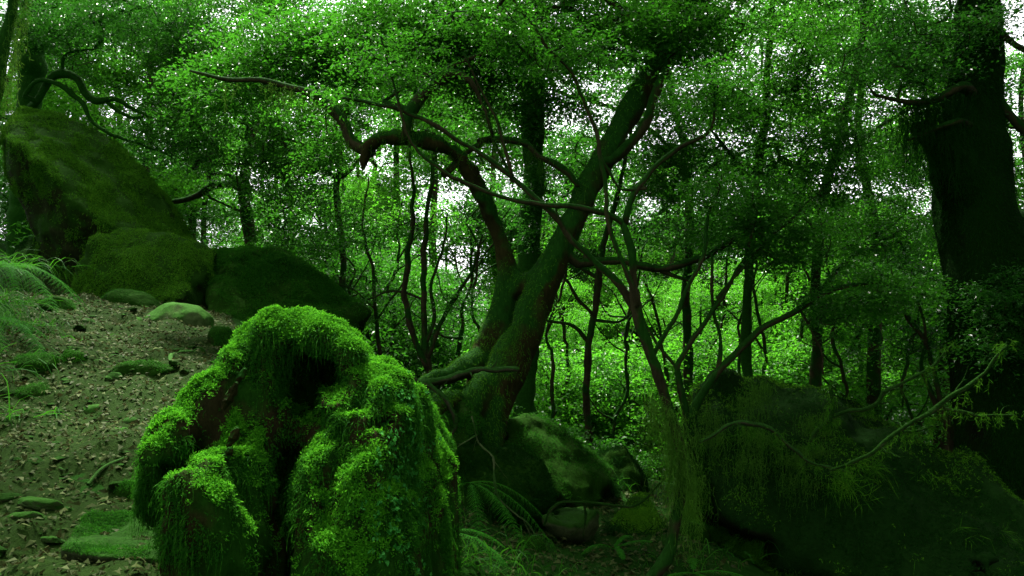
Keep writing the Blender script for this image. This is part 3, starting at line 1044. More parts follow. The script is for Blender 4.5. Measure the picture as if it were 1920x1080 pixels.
# the leaning forked tree (solid trunk, then limbs and crown)
main = empty('leaning_tree', P(920, 850, 5.2))
tag(main, 'thick forked tree with a brown trunk leaning right over the hollow', 'tree')
LEAN = [(930, 880, 6, 5.05), (922, 830, 18, 5.12), (925, 770, 28, 5.2), (945, 705, 34, 5.25), (982, 620, 30, 5.3), (1026, 520, 24, 5.35), (1074, 412, 19, 5.4), (1116, 328, 19, 5.5), (1164, 240, 19, 5.6), (1208, 168, 21, 5.7), (1250, 100, 17, 5.8), (1305, 10, 14, 5.9), (1350, -80, 12, 6.0), (1380, -180, 10, 6.1)]
LEFT = [(875, 780, 16, 5.35), (902, 700, 27, 5.4), (932, 620, 26, 5.5), (957, 545, 23, 5.5), (950, 490, 14, 5.5), (928, 425, 12, 5.5), (905, 370, 12, 5.45), (880, 320, 12, 5.4), (847, 282, 12, 5.35), (795, 264, 11, 5.3), (740, 257, 10, 5.25), (704, 264, 9, 5.2), (686, 284, 6, 5.2), (679, 318, 1, 5.2)]
ROOT1 = [(890, 680, 22, 5.35), (845, 702, 13, 5.2), (800, 716, 13, 5.1), (765, 735, 9, 5.0)]
ROOT2 = [(890, 770, 26, 5.2), (835, 780, 20, 5.1), (790, 800, 14, 5.1)]
ROOT3 = [(940, 800, 16, 5.3), (960, 835, 12, 5.4), (985, 865, 8, 5.5)]
ROOT4 = [(908, 725, 26, 5.2), (876, 770, 25, 5.1), (864, 830, 22, 5.0), (872, 900, 18, 4.9)]
ROOT5 = [(860, 745, 14, 5.1), (820, 760, 12, 4.6), (800, 800, 12, 4.0), (800, 850, 12, 3.4)]
FORK = [(962, 540, 24, 5.5), (988, 532, 16, 5.45), (1012, 525, 24, 5.4)]
TV, TQ = solid([pxpath(x, None, .08) for x in (LEAN, LEFT, ROOT1, ROOT2, ROOT3, ROOT4, ROOT5, FORK)], .018, .045, .020, 9.0, seed=8, ridge=.02, st=(1, 1, .35))
build('trunk', TV, TQ, M['bark_main'], main)
msk = Skel()
for x in (LEAN, LEFT):
    p, r = pxpath(x, None, .1)
    msk.path(p, r, join=False)
nfix = len(msk.pos)
LIMBS = [
    ([(695, 285, 15), (662, 268, 14), (648, 232, 12), (620, 196, 13), (580, 174, 10), (520, 160, 7), (430, 150, 5), (360, 128, 3)], 5.25),
    ([(762, 256, 14), (768, 225, 13), (785, 190, 15), (818, 152, 16), (850, 138, 11), (880, 152, 7), (905, 195, 5), (932, 272, 4), (965, 345, 4)], 5.2),
    ([(1150, 300, 14), (1188, 262, 13), (1215, 222, 12), (1232, 170, 10), (1255, 100, 8)], 5.4),
    ([(900, 265, 8), (930, 262, 8), (975, 268, 8), (1010, 295, 8), (1055, 320, 9), (1085, 350, 7)], 5.35),
    ([(830, 330, 8), (860, 300, 7), (900, 265, 7)], 5.4),
    ([(720, 190, 5), (790, 142, 6), (860, 120, 7), (930, 85, 5), (960, 55, 4)], 5.3),
    ([(1085, 495, 11), (1150, 488, 9), (1225, 500, 9), (1285, 492, 8), (1340, 470, 7), (1400, 430, 5), (1425, 415, 3)], 5.35),
    ([(1225, 500, 7), (1260, 515, 5), (1300, 525, 4)], 5.35),
    ([(1245, 105, 13), (1185, 40, 10), (1100, -40, 9), (1000, -90, 6)], 5.7),
    ([(1300, 20, 12), (1380, -40, 9), (1480, -80, 6)], 5.9),
]
for i, (x, d) in enumerate(LIMBS):
    p, r = pxpath(x, d, .05, .035, i)
    msk.path(p, r * .8)
mreg = regions([(980, 60, 250, 100, 6.1, .6, 170), (1240, 40, 190, 100, 6.2, .7, 170), (1260, 50, 130, 60, 5.35, .25, 36), (820, 60, 190, 100, 5.9, .6, 130), (520, 100, 160, 90, 6.0, .5, 100),
                (660, 90, 130, 100, 5.9, .5, 90), (420, 150, 100, 70, 6.0, .5, 50), (900, 160, 130, 60, 6.1, .4, 50), (1050, 190, 90, 60, 6.2, .4, 24), (620, 250, 60, 60, 6.2, .4, 20), (1390, 440, 70, 40, 5.3, .4, 18),
                (1000, -160, 420, 120, 5.6, 1.4, 200), (1400, -100, 220, 120, 6, 1, 80)])
msk.connect(mreg, .0022, .13)
lv, lq = None, None
for i in range(nfix):
    msk.rad[i] = max(msk.rad[i] * .55, .004)
V, Q = msk.mesh(.0022)
build('limbs', V, Q, M['bark'], main)
V, Q = sprays(mreg, .22 * (.7 + .6 * rng.random(len(mreg))), 8, 9, .032, .016)
build('crown', V, Q, M['leaf'], main, False)
p, n = sample(TV, TQ, 9000, lambda c, n: np.clip(n[:, 2] * 1.6 + .25 + fbm(c * 3, 3, 9), 0, 1) * np.where(c[:, 2] > 1.9, .5, 1))
build('moss', *strands(p, n, .012 + .022 * rng.random(len(p)), .005, 3), M['moss_olive'], main, False)
bp = np.concatenate([pxpath(x, d, .04)[0] for x, d in (LIMBS[0], LIMBS[1], LIMBS[3])] + [pxpath(LEFT[-6:], None, .05)[0]])
bp = bp[rng.random(len(bp)) < .55]
build('hanging_lichen_sprays', *beard(bp, .04, .26, 9, .004, .03), M['beard'], main, False)

# straight trunk behind it, clothed in leaves
own_tree('straight_tree', 'straight upright trunk clothed in leaves just behind the leaning tree', 'tree',
         [([(985, 800, 30), (985, 700, 27), (988, 600, 27), (992, 480, 28), (996, 360, 28), (1000, 230, 28), (1003, 100, 27), (1006, -60, 24), (1010, -260, 18)], 6.6)],
         [(997, 330, 34, 60, 6.4, .2, 14), (1000, 200, 40, 70, 6.4, .25, 20), (1000, 430, 34, 50, 6.4, .2, 10), (1000, 60, 90, 90, 6.6, .6, 60), (1020, -200, 260, 130, 6.6, 1, 110)],
         'leaf_dark', 'bark_moss', .16, (.028, .015))

# slender tree in front whose long branches cross the leaning trunk
SL = [
    ([(1205, 1100, 15, 4.0), (1250, 1050, 15, 4.05), (1266, 990, 14, 4.1), (1275, 900, 13, 4.15), (1262, 800, 14, 4.2), (1244, 740, 14, 4.2), (1226, 680, 14, 4.2), (1206, 610, 13, 4.2), (1191, 540, 11, 4.2), (1184, 470, 10, 4.2), (1170, 420, 9, 4.2)], None),
    ([(1170, 420, 8), (1140, 402, 7), (1092, 393, 7), (1040, 387, 6.5), (960, 373, 6), (900, 356, 6), (845, 332, 5), (812, 308, 5), (785, 285, 4), (762, 240, 4), (740, 150, 3), (715, 60, 2.5)], 4.2),
    ([(1172, 420, 9), (1180, 385, 8), (1200, 350, 7), (1240, 305, 7), (1290, 262, 6), (1335, 232, 4), (1342, 160, 3)], 4.2),
    ([(1206, 610, 10), (1165, 535, 10), (1135, 500, 9), (1090, 460, 8), (1040, 402, 8), (990, 362, 7), (930, 312, 7), (872, 272, 6), (800, 228, 5.5), (700, 194, 5), (640, 186, 3)], 4.25),
    ([(1196, 570, 7), (1172, 500, 6), (1140, 420, 6), (1132, 350, 5), (1118, 250, 5), (1072, 150, 4.5), (1022, 80, 4), (968, 5, 3.5), (940, -40, 3)], 4.15),
    ([(1212, 352, 5), (1165, 355, 4), (1145, 320, 4), (1120, 270, 3)], 4.2),
    ([(960, 330, 5), (938, 250, 4), (900, 170, 3.5), (870, 100, 3)], 4.25),
    ([(1222, 670, 7), (1262, 600, 6), (1290, 540, 6), (1318, 480, 5), (1328, 400, 4), (1345, 350, 3)], 4.25),
]
st, ssk, sC = own_tree('slender_tree', 'slender crooked tree whose long thin branches cross the leaning trunk', 'tree', SL,
         [(1060, 90, 150, 70, 4.3, .4, 45), (740, 110, 130, 60, 4.4, .35, 34), (630, 175, 60, 30, 4.4, .3, 5), (1350, 170, 90, 70, 4.3, .35, 34),
          (930, 40, 120, 60, 4.2, .4, 36), (1345, 360, 60, 50, 4.3, .3, 20)],
         'leaf', 'bark', .15, (.022, .011), 7, 9, step=.1)
hp = pxpath([(1228, 742, 1), (1248, 760, 1), (1262, 800, 1), (1275, 860, 1), (1300, 900, 1)], 4.1, .02)[0]
build('hanging_lichen_sprays', *beard(hp, .12, .58, 13, .0036, .04), M['beard'], st, False)

# thin dark tree in the bright clearing
own_tree('thin_tree', 'thin dark tree standing against the bright clearing', 'tree', [
    ([(1106, 850, 10), (1100, 760, 9), (1103, 660, 9), (1115, 580, 9), (1120, 515, 9), (1135, 450, 7), (1160, 360, 6), (1180, 260, 4), (1190, 150, 3)], 7.0),
    ([(1106, 645, 6), (1075, 612, 5), (1030, 600, 4), (1000, 590, 3)], 7.0),
    ([(1112, 590, 5), (1080, 560, 4), (1050, 515, 3), (1010, 470, 2)], 7.0),
    ([(1110, 600, 4), (1160, 600, 3), (1190, 570, 2)], 7.0),
    ([(1118, 520, 5), (1085, 495, 4), (1060, 440, 3)], 7.0)],
    [(1190, 180, 90, 90, 7, .6, 40), (1240, 300, 90, 80, 7, .6, 45), (1100, 300, 50, 70, 7.1, .4, 16), (1060, 440, 40, 40, 7.1, .4, 10)], 'leaf', 'bark', .22, (.03, .015))

# clump of thin stems left of the leaning tree
own_tree('thin_tree', 'pair of thin twisting stems left of the leaning tree', 'tree', [
    ([(806, 700, 10), (798, 650, 9), (790, 560, 8), (794, 480, 7), (800, 400, 6), (812, 330, 5), (815, 250, 3)], 7.3),
    ([(802, 690, 9), (775, 630, 8), (762, 560, 7), (764, 470, 7), (772, 400, 6), (770, 320, 4), (760, 250, 3)], 7.3),
    ([(803, 670, 7), (828, 600, 6), (850, 560, 5), (885, 510, 4), (905, 440, 3)], 7.3),
    ([(800, 640, 5), (815, 590, 5), (808, 530, 4), (830, 460, 3), (838, 400, 2)], 7.3),
    ([(790, 560, 3), (740, 545, 3), (690, 560, 2)], 7.3)],
    [(800, 230, 110, 60, 7.4, .7, 36), (720, 420, 70, 60, 7.5, .5, 20), (860, 560, 50, 60, 7.5, .5, 14)], 'leaf', 'bark', .2, (.03, .015))
own_tree('thin_tree', 'thin bent sapling rising behind the long low boulder', 'tree', [
    ([(716, 680, 5), (706, 620, 5), (702, 560, 4), (692, 480, 4), (680, 420, 3), (690, 330, 2)], 7.6),
    ([(706, 600, 3), (735, 560, 3), (760, 520, 2)], 7.6), ([(704, 580, 3), (660, 540, 2), (630, 530, 2)], 7.6)],
    [(640, 420, 80, 70, 7.8, .6, 24), (690, 560, 60, 50, 7.8, .5, 14), (640, 590, 50, 40, 7.8, .4, 14)], 'leaf', 'bark', .2, (.03, .015))

# branching bush tree growing on the ridge
own_tree('crooked_tree', 'crooked tree with rising branches rooted on the dark ridge', 'tree', [
    ([(1292, 800, 13), (1300, 765, 12), (1335, 715, 11), (1390, 655, 10), (1440, 615, 9), (1500, 580, 8), (1560, 548, 6), (1640, 530, 4), (1740, 545, 3)], 5.1),
    ([(1290, 790, 11), (1280, 740, 10), (1270, 690, 8), (1300, 630, 6), (1340, 570, 6), (1380, 505, 5), (1410, 440, 4), (1415, 400, 3)], 5.1),
    ([(1345, 700, 6), (1352, 640, 5), (1338, 560, 4), (1332, 480, 3)], 5.1),
    ([(1345, 560, 5), (1400, 490, 4), (1445, 440, 4), (1490, 400, 3), (1520, 370, 2)], 5.1),
    ([(1500, 580, 4), (1540, 650, 3), (1545, 700, 2)], 5.1),
    ([(1270, 690, 5), (1230, 640, 4), (1205, 590, 3), (1195, 540, 2)], 5.15)],
    [(1500, 440, 120, 70, 5.3, .5, 60), (1640, 540, 130, 60, 5.2, .5, 60), (1410, 380, 90, 60, 5.3, .4, 36), (1560, 600, 60, 40, 5.2, .4, 16)], 'leaf', 'bark', .17, (.027, .0135))

# midground trees
own_tree('mossy_tree', 'upright mossy trunk among the leaves left of the dark ridge tip', 'tree', [
    ([(1405, 800, 14), (1402, 700, 14), (1400, 600, 13), (1404, 480, 12), (1415, 360, 11), (1430, 240, 10), (1445, 100, 8), (1450, -60, 6)], 7.2),
    ([(1404, 500, 7), (1450, 430, 6), (1500, 380, 4)], 7.2), ([(1415, 360, 6), (1370, 290, 5), (1330, 240, 3)], 7.2)],
    [(1500, 320, 150, 90, 6.9, .8, 110), (1400, 200, 150, 80, 7.2, .8, 80), (1500, 140, 90, 60, 7.0, .5, 40), (1560, 230, 140, 80, 7, .8, 80), (1440, 60, 180, 90, 7.2, .9, 130), (1320, 330, 110, 80, 7.2, .6, 50), (1260, 150, 130, 90, 7.3, .7, 80), (1300, 430, 110, 60, 7.3, .6, 40), (1240, 330, 60, 60, 7.2, .4, 24), (1560, -60, 200, 80, 7.4, .9, 80)], 'leaf', 'bark_moss', .24, (.028, .014))
own_tree('mossy_tree', 'dark trunk half hidden in foliage beyond the ridge', 'tree', [
    ([(1532, 800, 15), (1530, 680, 14), (1525, 560, 13), (1535, 430, 12), (1560, 300, 11), (1600, 160, 9), (1620, 0, 7)], 7.6),
    ([(1526, 560, 8), (1600, 480, 6), (1680, 440, 4)], 7.6), ([(1560, 300, 7), (1660, 230, 5), (1730, 190, 3)], 7.6)],
    [(1640, 440, 150, 80, 7.3, .8, 100), (1680, 290, 110, 90, 7.4, .8, 50), (1620, 560, 130, 50, 7.2, .7, 60), (1650, 60, 160, 90, 7.6, .9, 80)], 'leaf', 'bark', .24, (.03, .015))
own_tree('thin_tree', 'thin leaning stems between the ridge and the great dark trunk', 'tree', [
    ([(1795, 890, 8), (1775, 800, 8), (1762, 740, 7), (1745, 660, 6), (1700, 590, 6), (1680, 540, 4), (1660, 480, 3)], 5.7),
    ([(1770, 790, 6), (1735, 700, 5), (1740, 640, 4), (1720, 560, 3)], 5.7)],
    [(1690, 520, 90, 50, 5.8, .4, 34), (1720, 640, 60, 40, 5.9, .4, 12)], 'leaf_dark', 'bark', .17, (.025, .0125))
own_tree('branching_tree', 'gnarled tree with a bent bare limb behind the slanting boulder', 'tree', [
    ([(480, 560, 16), (470, 470, 16), (460, 400, 15), (462, 320, 13), (480, 220, 11), (500, 100, 9), (505, -40, 7)], 9.6),
    ([(468, 372, 9), (440, 346, 9), (400, 350, 9), (372, 366, 8), (330, 378, 6), (300, 385, 4)], 9.5),
    ([(405, 350, 5), (392, 332, 6), (420, 328, 5), (470, 352, 3)], 9.5),
    ([(395, 372, 3), (430, 386, 3), (455, 395, 3)], 9.4)],
    [(450, 230, 140, 110, 8.6, .8, 130), (540, 350, 110, 90, 8.6, .8, 90), (400, 110, 150, 80, 8.6, .8, 90), (540, 460, 80, 50, 8.6, .6, 36), (590, 60, 130, 80, 8.6, .8, 50), (300, 220, 110, 80, 8.8, .6, 50), (640, 250, 70, 70, 8.6, .6, 20), (470, 0, 150, 60, 8.8, .6, 60), (480, 5, 100, 40, 8.2, .4, 36), (250, 60, 120, 60, 9.2, .6, 40), (390, 300, 60, 70, 9.2, .5, 16)], 'leaf', 'bark', .26, (.034, .017))

own_tree('canopy_tree', 'tall thin trunk reaching into the canopy right of the leaning trunk', 'tree', [
    ([(1296, 840, 12), (1292, 700, 12), (1286, 560, 11), (1292, 420, 11), (1284, 300, 10), (1262, 180, 9), (1230, 40, 8), (1200, -120, 6)], 8.3),
    ([(1284, 300, 7), (1200, 230, 6), (1120, 190, 5), (1040, 170, 4)], 8.3), ([(1290, 360, 6), (1350, 300, 5), (1400, 280, 3)], 8.3)],
    [(1110, 130, 160, 110, 8.4, .7, 130), (1300, 220, 150, 120, 8.3, .7, 130), (940, 170, 130, 110, 8.4, .5, 80), (1190, 350, 90, 50, 8.1, .4, 22), (1330, 420, 110, 60, 8.2, .5, 30), (1180, -40, 220, 90, 8.4, .8, 80)], 'leaf', 'bark', .25, (.033, .016))
own_tree('canopy_tree', 'tall thin trunk reaching into the canopy left of the forked tree', 'tree', [
    ([(655, 760, 9), (650, 620, 9), (640, 480, 8), (630, 340, 8), (650, 200, 7), (690, 60, 6), (720, -90, 5)], 8.6),
    ([(645, 330, 5), (720, 260, 5), (780, 230, 4), (830, 215, 3)], 8.6), ([(632, 340, 5), (580, 280, 4), (540, 260, 3)], 8.6)],
    [(730, 160, 130, 90, 8.7, .6, 110), (600, 240, 100, 100, 8.7, .6, 90), (790, 310, 110, 40, 8.5, .5, 10), (700, 40, 180, 80, 8.6, .7, 70), (620, 430, 60, 60, 8.6, .4, 14), (860, 90, 100, 70, 8.6, .5, 36)], 'leaf', 'bark', .25, (.033, .016))
# thin stems of the thicket
for i, (px, py, d, top, lean) in enumerate([(1020, 830, 8.0, 430, 40), (1065, 835, 8.8, 380, -30), (1150, 850, 8.2, 470, 50), (1185, 860, 9.2, 330, 10), (1245, 850, 8.6, 420, -50), (1330, 820, 9.0, 360, 30), (1365, 800, 8.0, 440, 60),
                                             (1440, 790, 8.6, 400, -20), (1480, 790, 9.4, 420, 40), (1580, 800, 8.4, 470, -40), (1630, 820, 9.0, 460, 30), (1700, 850, 8.2, 480, 20), (730, 700, 9.2, 380, 20), (850, 690, 9.4, 360, 50), (905, 690, 9.0, 420, -20), (590, 640, 9.6, 380, 30), (680, 690, 9.0, 470, -40)]):
    r = random.Random(900 + i)
    n = 6
    pts = [(px + lean * (k / n) ** 1.3 + r.uniform(-16, 16) * (k > 0), py + (top - py) * k / n, (5.5 - 3.2 * k / n) * r.uniform(.8, 1.2)) for k in range(n + 1)]
    lim = [(pts, d)]
    for b in range(4):
        k = r.randint(1, n - 1)
        x, y, w_ = pts[k]
        sx = r.choice((-1, 1)) * r.uniform(40, 95)
        lim.append(([(x, y, w_ * .7), (x + sx * .45, y - r.uniform(10, 50), w_ * .55), (x + sx, y - r.uniform(50, 110), 1.2)], d))
    own_tree('sapling', 'thin dark crooked sapling in the thicket beyond the rocks', 'sapling', lim,
             [(pts[-1][0], top, 70, 45, d, .5, 9), (lim[1][0][-1][0], lim[1][0][-1][1], 40, 26, d, .3, 5), (lim[2][0][-1][0], lim[2][0][-1][1], 40, 26, d, .3, 5)],
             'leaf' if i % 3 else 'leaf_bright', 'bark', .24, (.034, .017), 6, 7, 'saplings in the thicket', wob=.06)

# great dark tree on the right edge
BT = empty('great_tree', P(1860, 960, 5.6))
tag(BT, 'massive black mossy trunk rising at the right edge', 'tree')
RB = [(1890, 1040, 100, 5.6), (1880, 900, 78, 5.6), (1870, 760, 70, 5.6), (1860, 620, 66, 5.6), (1842, 480, 62, 5.6), (1828, 380, 58, 5.6), (1828, 280, 47, 5.65), (1830, 180, 40, 5.7), (1834, 80, 36, 5.75), (1838, -30, 33, 5.8), (1842, -200, 28, 5.9)]
RB2 = [(1905, 700, 50, 5.5), (1885, 480, 34, 5.5), (1865, 350, 26, 5.55), (1850, 240, 22, 5.6)]
RB3 = [(1800, 350, 34, 5.5), (1770, 290, 20, 5.4), (1740, 252, 10, 5.35), (1712, 235, 5, 5.3)]
RB4 = [(1940, 800, 90, 5.7), (1950, 560, 70, 5.7), (1930, 430, 40, 5.7)]
GV, GQ = solid([pxpath(x, None, .12) for x in (RB, RB2, RB3, RB4)], .03, .06, .06, 5.0, seed=18, ridge=.05, st=(1, 1, .3))
build('trunk', GV, GQ, M['rock_dark'], BT)
gsk = Skel()
p, r = pxpath(RB[4:], None, .12)
gsk.path(p, r * .5)
nf = len(gsk.pos)
for x, d in [([(1832, 190, 10, 5.68), (1815, 168, 9, 5.45), (1800, 162, 9), (1760, 182, 8), (1720, 190, 6), (1680, 185, 4), (1640, 178, 3)], 5.3),
             ([(1838, 130, 8, 5.7), (1880, 200, 9), (1900, 225, 8), (1925, 250, 7), (1980, 300, 6)], 5.6),
             ([(1834, 20, 8, 5.75), (1875, 60, 7), (1900, 85, 6), (1940, 110, 5)], 5.4),
             ([(1830, 240, 6, 5.65), (1795, 228, 6), (1740, 245, 5), (1700, 262, 3)], 5.25),
             ([(1830, 0, 12), (1740, -60, 8), (1640, -90, 6), (1540, -110, 4)], 5.8)]:
    p, r = pxpath(x, d, .07, .02, 3)
    gsk.path(p, r)
greg = regions([(1700, 120, 130, 80, 5.6, .7, 60), (1750, 40, 130, 70, 5.8, .7, 60), (1890, 560, 90, 60, 5.1, .3, 40), (1880, 640, 70, 50, 5.1, .3, 22),
                (1600, -60, 260, 70, 6, 1, 80), (1960, 200, 60, 120, 6, .6, 24), (1870, 40, 60, 40, 5.3, .2, 8), (2000, -40, 150, 100, 6, 1, 50), (2150, 400, 180, 260, 5.6, .8, 120), (1750, -420, 420, 130, 6.2, 1.5, 260), (1500, -700, 400, 150, 5.5, 1.5, 160), (2000, -800, 400, 200, 4.5, 1.3, 200), (1700, -1350, 800, 200, 3.2, 1.0, 110)])  # topmost clusters, above the view, added to shade the ridge
gsk.connect(greg, .0024, .14)
V, Q = gsk.mesh(.0024)
build('limbs', V, Q, M['bark'], BT)
V, Q = sprays(greg, .22 * (.7 + .6 * rng.random(len(greg))), 8, 9, .026, .013)
build('crown', V, Q, M['leaf_dark'], BT, False)
p, n = sample(GV, GQ, 26000, lambda c, n: facing(c, n) * np.clip(.5 + fbm(c * 2, 3, 2) * 1.5, .05, 1))
build('moss', *strands(p, n, .015 + .022 * rng.random(len(p)), .005, 3), M['moss_dark'], BT, False)
hp = np.concatenate([pxpath([(1705, 230, 1), (1740, 235, 1), (1790, 250, 1)], 5.3, .03)[0], pxpath([(1690, 200, 1), (1760, 190, 1), (1810, 180, 1)], 5.3, .03)[0]])
build('hanging_lichen_sprays', *beard(hp, .12, .62, 22, .0045, .05), M['moss_dark'], BT, False)

# dark tree on the left edge, with sinuous limbs
own_tree('gnarled_tree', 'dark trunk behind the slanting boulder with snaking bare limbs', 'tree', [
    ([(40, 560, 44), (45, 440, 38), (50, 300, 34), (55, 180, 34), (58, 80, 32), (62, -40, 28), (66, -200, 22)], 9.0),
    ([(70, 190, 8), (95, 150, 10), (125, 140, 11), (150, 150, 10), (160, 172, 10), (180, 188, 10), (215, 186, 6), (250, 205, 5), (280, 220, 3)], 8.6),
    ([(45, 180, 6), (70, 152, 6), (100, 155, 6), (130, 172, 7), (155, 195, 6), (172, 225, 5), (210, 250, 4), (260, 270, 3), (320, 290, 2)], 8.5),
    ([(200, 190, 5), (222, 210, 5), (248, 224, 4), (270, 218, 3)], 8.6),
    ([(85, 80, 8), (98, 40, 8), (112, -20, 7)], 8.8),
    ([(118, 142, 6), (118, 110, 5), (145, 95, 3), (180, 90, 2)], 8.6)],
    [(250, 30, 170, 60, 8.4, 1, 110), (110, 40, 90, 50, 8.4, .6, 50), (330, 260, 110, 60, 9, .8, 60), (30, 30, 60, 60, 8.2, .6, 16), (5, 380, 40, 130, 9.6, .5, 40), (230, -120, 300, 90, 8.5, 1, 80), (60, -420, 360, 120, 6.8, 1.4, 60), (340, 90, 80, 50, 8.6, .7, 40)], 'leaf_dark', 'bark_moss', .26, (.032, .016))  # highest cluster, out of view, added to shade the path
lt, lsk, _ = own_tree('mossy_tree', 'narrow leaning trunk fringed with moss in the upper left corner', 'tree', [
    ([(-60, 640, 18), (-50, 450, 17), (-30, 300, 16), (-8, 190, 15), (8, 90, 14), (26, -20, 12), (44, -160, 10)], 5.6)],
    [(60, -120, 160, 70, 5.6, .6, 40), (180, -560, 380, 110, 5.0, 1.0, 90)], 'leaf', 'bark_moss', .2, (.026, .013))  # second cluster, unseen overhead, added to dapple the path with shade
hp = pxpath([(-2, 190, 1), (14, 90, 1), (32, -20, 1)], 5.55, .05)[0] + np.array([.04, 0, 0])
build('hanging_lichen_sprays', *beard(hp, .06, .26, 8, .004, .03), M['beard'], lt, False)

# ------------------------------------------------------------------ trees of the wood beyond: eight kinds, copied
PROTO = []
for k in range(8):
    r = np.random.default_rng(300 + k)
    hgt = 6.5 + 2.5 * r.random()
    sk = Skel()
    ctrl = [np.array([0, 0, -1.2])]
    for z in np.linspace(.2, hgt * .92, 6):
        ctrl.append(np.array([ctrl[-1][0] + r.normal() * .18, ctrl[-1][1] + r.normal() * .18, z]))
    tr = np.linspace(.10 + .05 * r.random(), .02, len(ctrl))
    p, rr = spline(ctrl, tr, .25)
    sk.path(p, rr)
    cl = []
    nl = 13
    for l in range(nl):
        z = hgt * (.16 + .84 * (l + r.random()) / nl)
        w = (1.0 + 1.3 * math.sin(math.pi * min(1, (.2 + z / hgt * .8))))
        a = r.random() * 6.28
        rad = w * (.35 + .65 * r.random())
        c = np.array([math.cos(a) * rad, math.sin(a) * rad, z])
        g = unit(r.normal(size=(60, 3))) * (r.random((60, 1)) ** .4) * np.array([.85, .85, .42]) * (.75 + .5 * r.random())
        cl.append(c + g)
    C = np.concatenate(cl)
    rng2 = rng
    sk.connect(C, .004, .35, sag=.08)
    e = empty('forest_tree')
    V, Q = sk.mesh(.004, 0)
    t = build('trunk', V, Q, M['bark'], e)
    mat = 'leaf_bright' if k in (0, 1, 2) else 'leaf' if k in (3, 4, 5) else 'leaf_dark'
    V, Q = sprays(C, .34 * (.7 + .6 * rng.random(len(C))), 6, 8, .060, .031, .4)
    cr = build('crown', V, Q, M[mat], e, False)
    PROTO.append([e, t, cr, False])


def plant_tree(px, d, k, s, label, group, rot=None, z=None, cutz=0):
    pr = PROTO[k]
    x, y = P(px, 540, d)[:2]
    zz = float(HN(x, y)) if z is None else z
    if not pr[3]:
        e = pr[0]
        pr[3] = True
    else:
        e = pr[0].copy(); col.objects.link(e)
        for o in pr[1:3]:
            c = o.copy(); col.objects.link(c); c.parent = e
    e.location = (x, y, zz)
    e.rotation_euler = (0, 0, rng.random() * 6.28 if rot is None else rot)
    e.scale = (s, s, s * (.92 + .16 * rng.random()))
    tag(e, label, 'tree', group)
    return e


BG = []
for px, d, z in [(1010, 11, .4), (1120, 10.5, .36), (1230, 11.5, .42), (1340, 10.5, .4), (1460, 11.5, .5), (1080, 13.5, .5), (1300, 14, .5), (1580, 12.5, .6), (1190, 17, .8), (1420, 17, .8),
                 (1010, 18, .9), (1640, 16, .8), (1300, 20, 1.0), (1120, 22, 1.1), (1500, 21, 1.1), (1230, 26, 1.3), (1400, 26, 1.3), (1040, 27, 1.3)]:
    BG.append((px, d, int(rng.integers(0, 3)), z, 'leafy young tree in the bright yellow green clearing', 'bright trees in the clearing'))
for px, d, z in [(640, 12.5, .5), (740, 14, .5), (850, 15, .6), (700, 22, 1.6), (840, 23, 1.75), (600, 19, 1.3), (960, 23, 1.8), (770, 27, 1.9), (900, 29, 2.2)]:
    BG.append((px, d, int(rng.choice([0, 1, 2, 3])), z, 'small tree in the pale gap left of the forked trunk', 'trees in the pale gap'))
for px, d, z in [(120, 12.5, .8), (250, 12.5, .75), (390, 13, .65), (190, 15, .9), (310, 14.5, .8), (60, 16, 1.0), (20, 12.5, .8), (300, 18, .9), (160, 19, 1.0), (450, 19, 1.0), (-60, 15, .9), (560, 21, 1.2), (380, 24, 1.2)]:
    BG.append((px, d, int(rng.choice([0, 1, 3, 4, 5])), z, 'dense green tree up the slope behind the slanting boulder', 'trees up the slope'))
for px, d in [(1680, 11), (1760, 12.5), (1900, 11), (1980, 13), (1600, 9.5), (1840, 15), (1720, 17), (1950, 18), (1500, 17)]:
    BG.append((px, d, int(rng.choice([0, 1, 2, 3, 4])), .8 + .3 * rng.random(), 'leafy green tree between the ridge and the great dark trunk', 'trees behind the ridge'))
for px, d in [(1350, 20), (1150, 21), (1560, 20), (1250, 19), (1010, 24), (1270, 24), (1420, 23), (1080, 19), (1200, 26)]:
    BG.append((px, d, int(rng.choice([3, 5, 6])), 1.35 + .3 * rng.random(), 'tall tree filling the upper canopy behind the forked tree', 'tall canopy trees'))
for a in BG:
    plant_tree(*a)
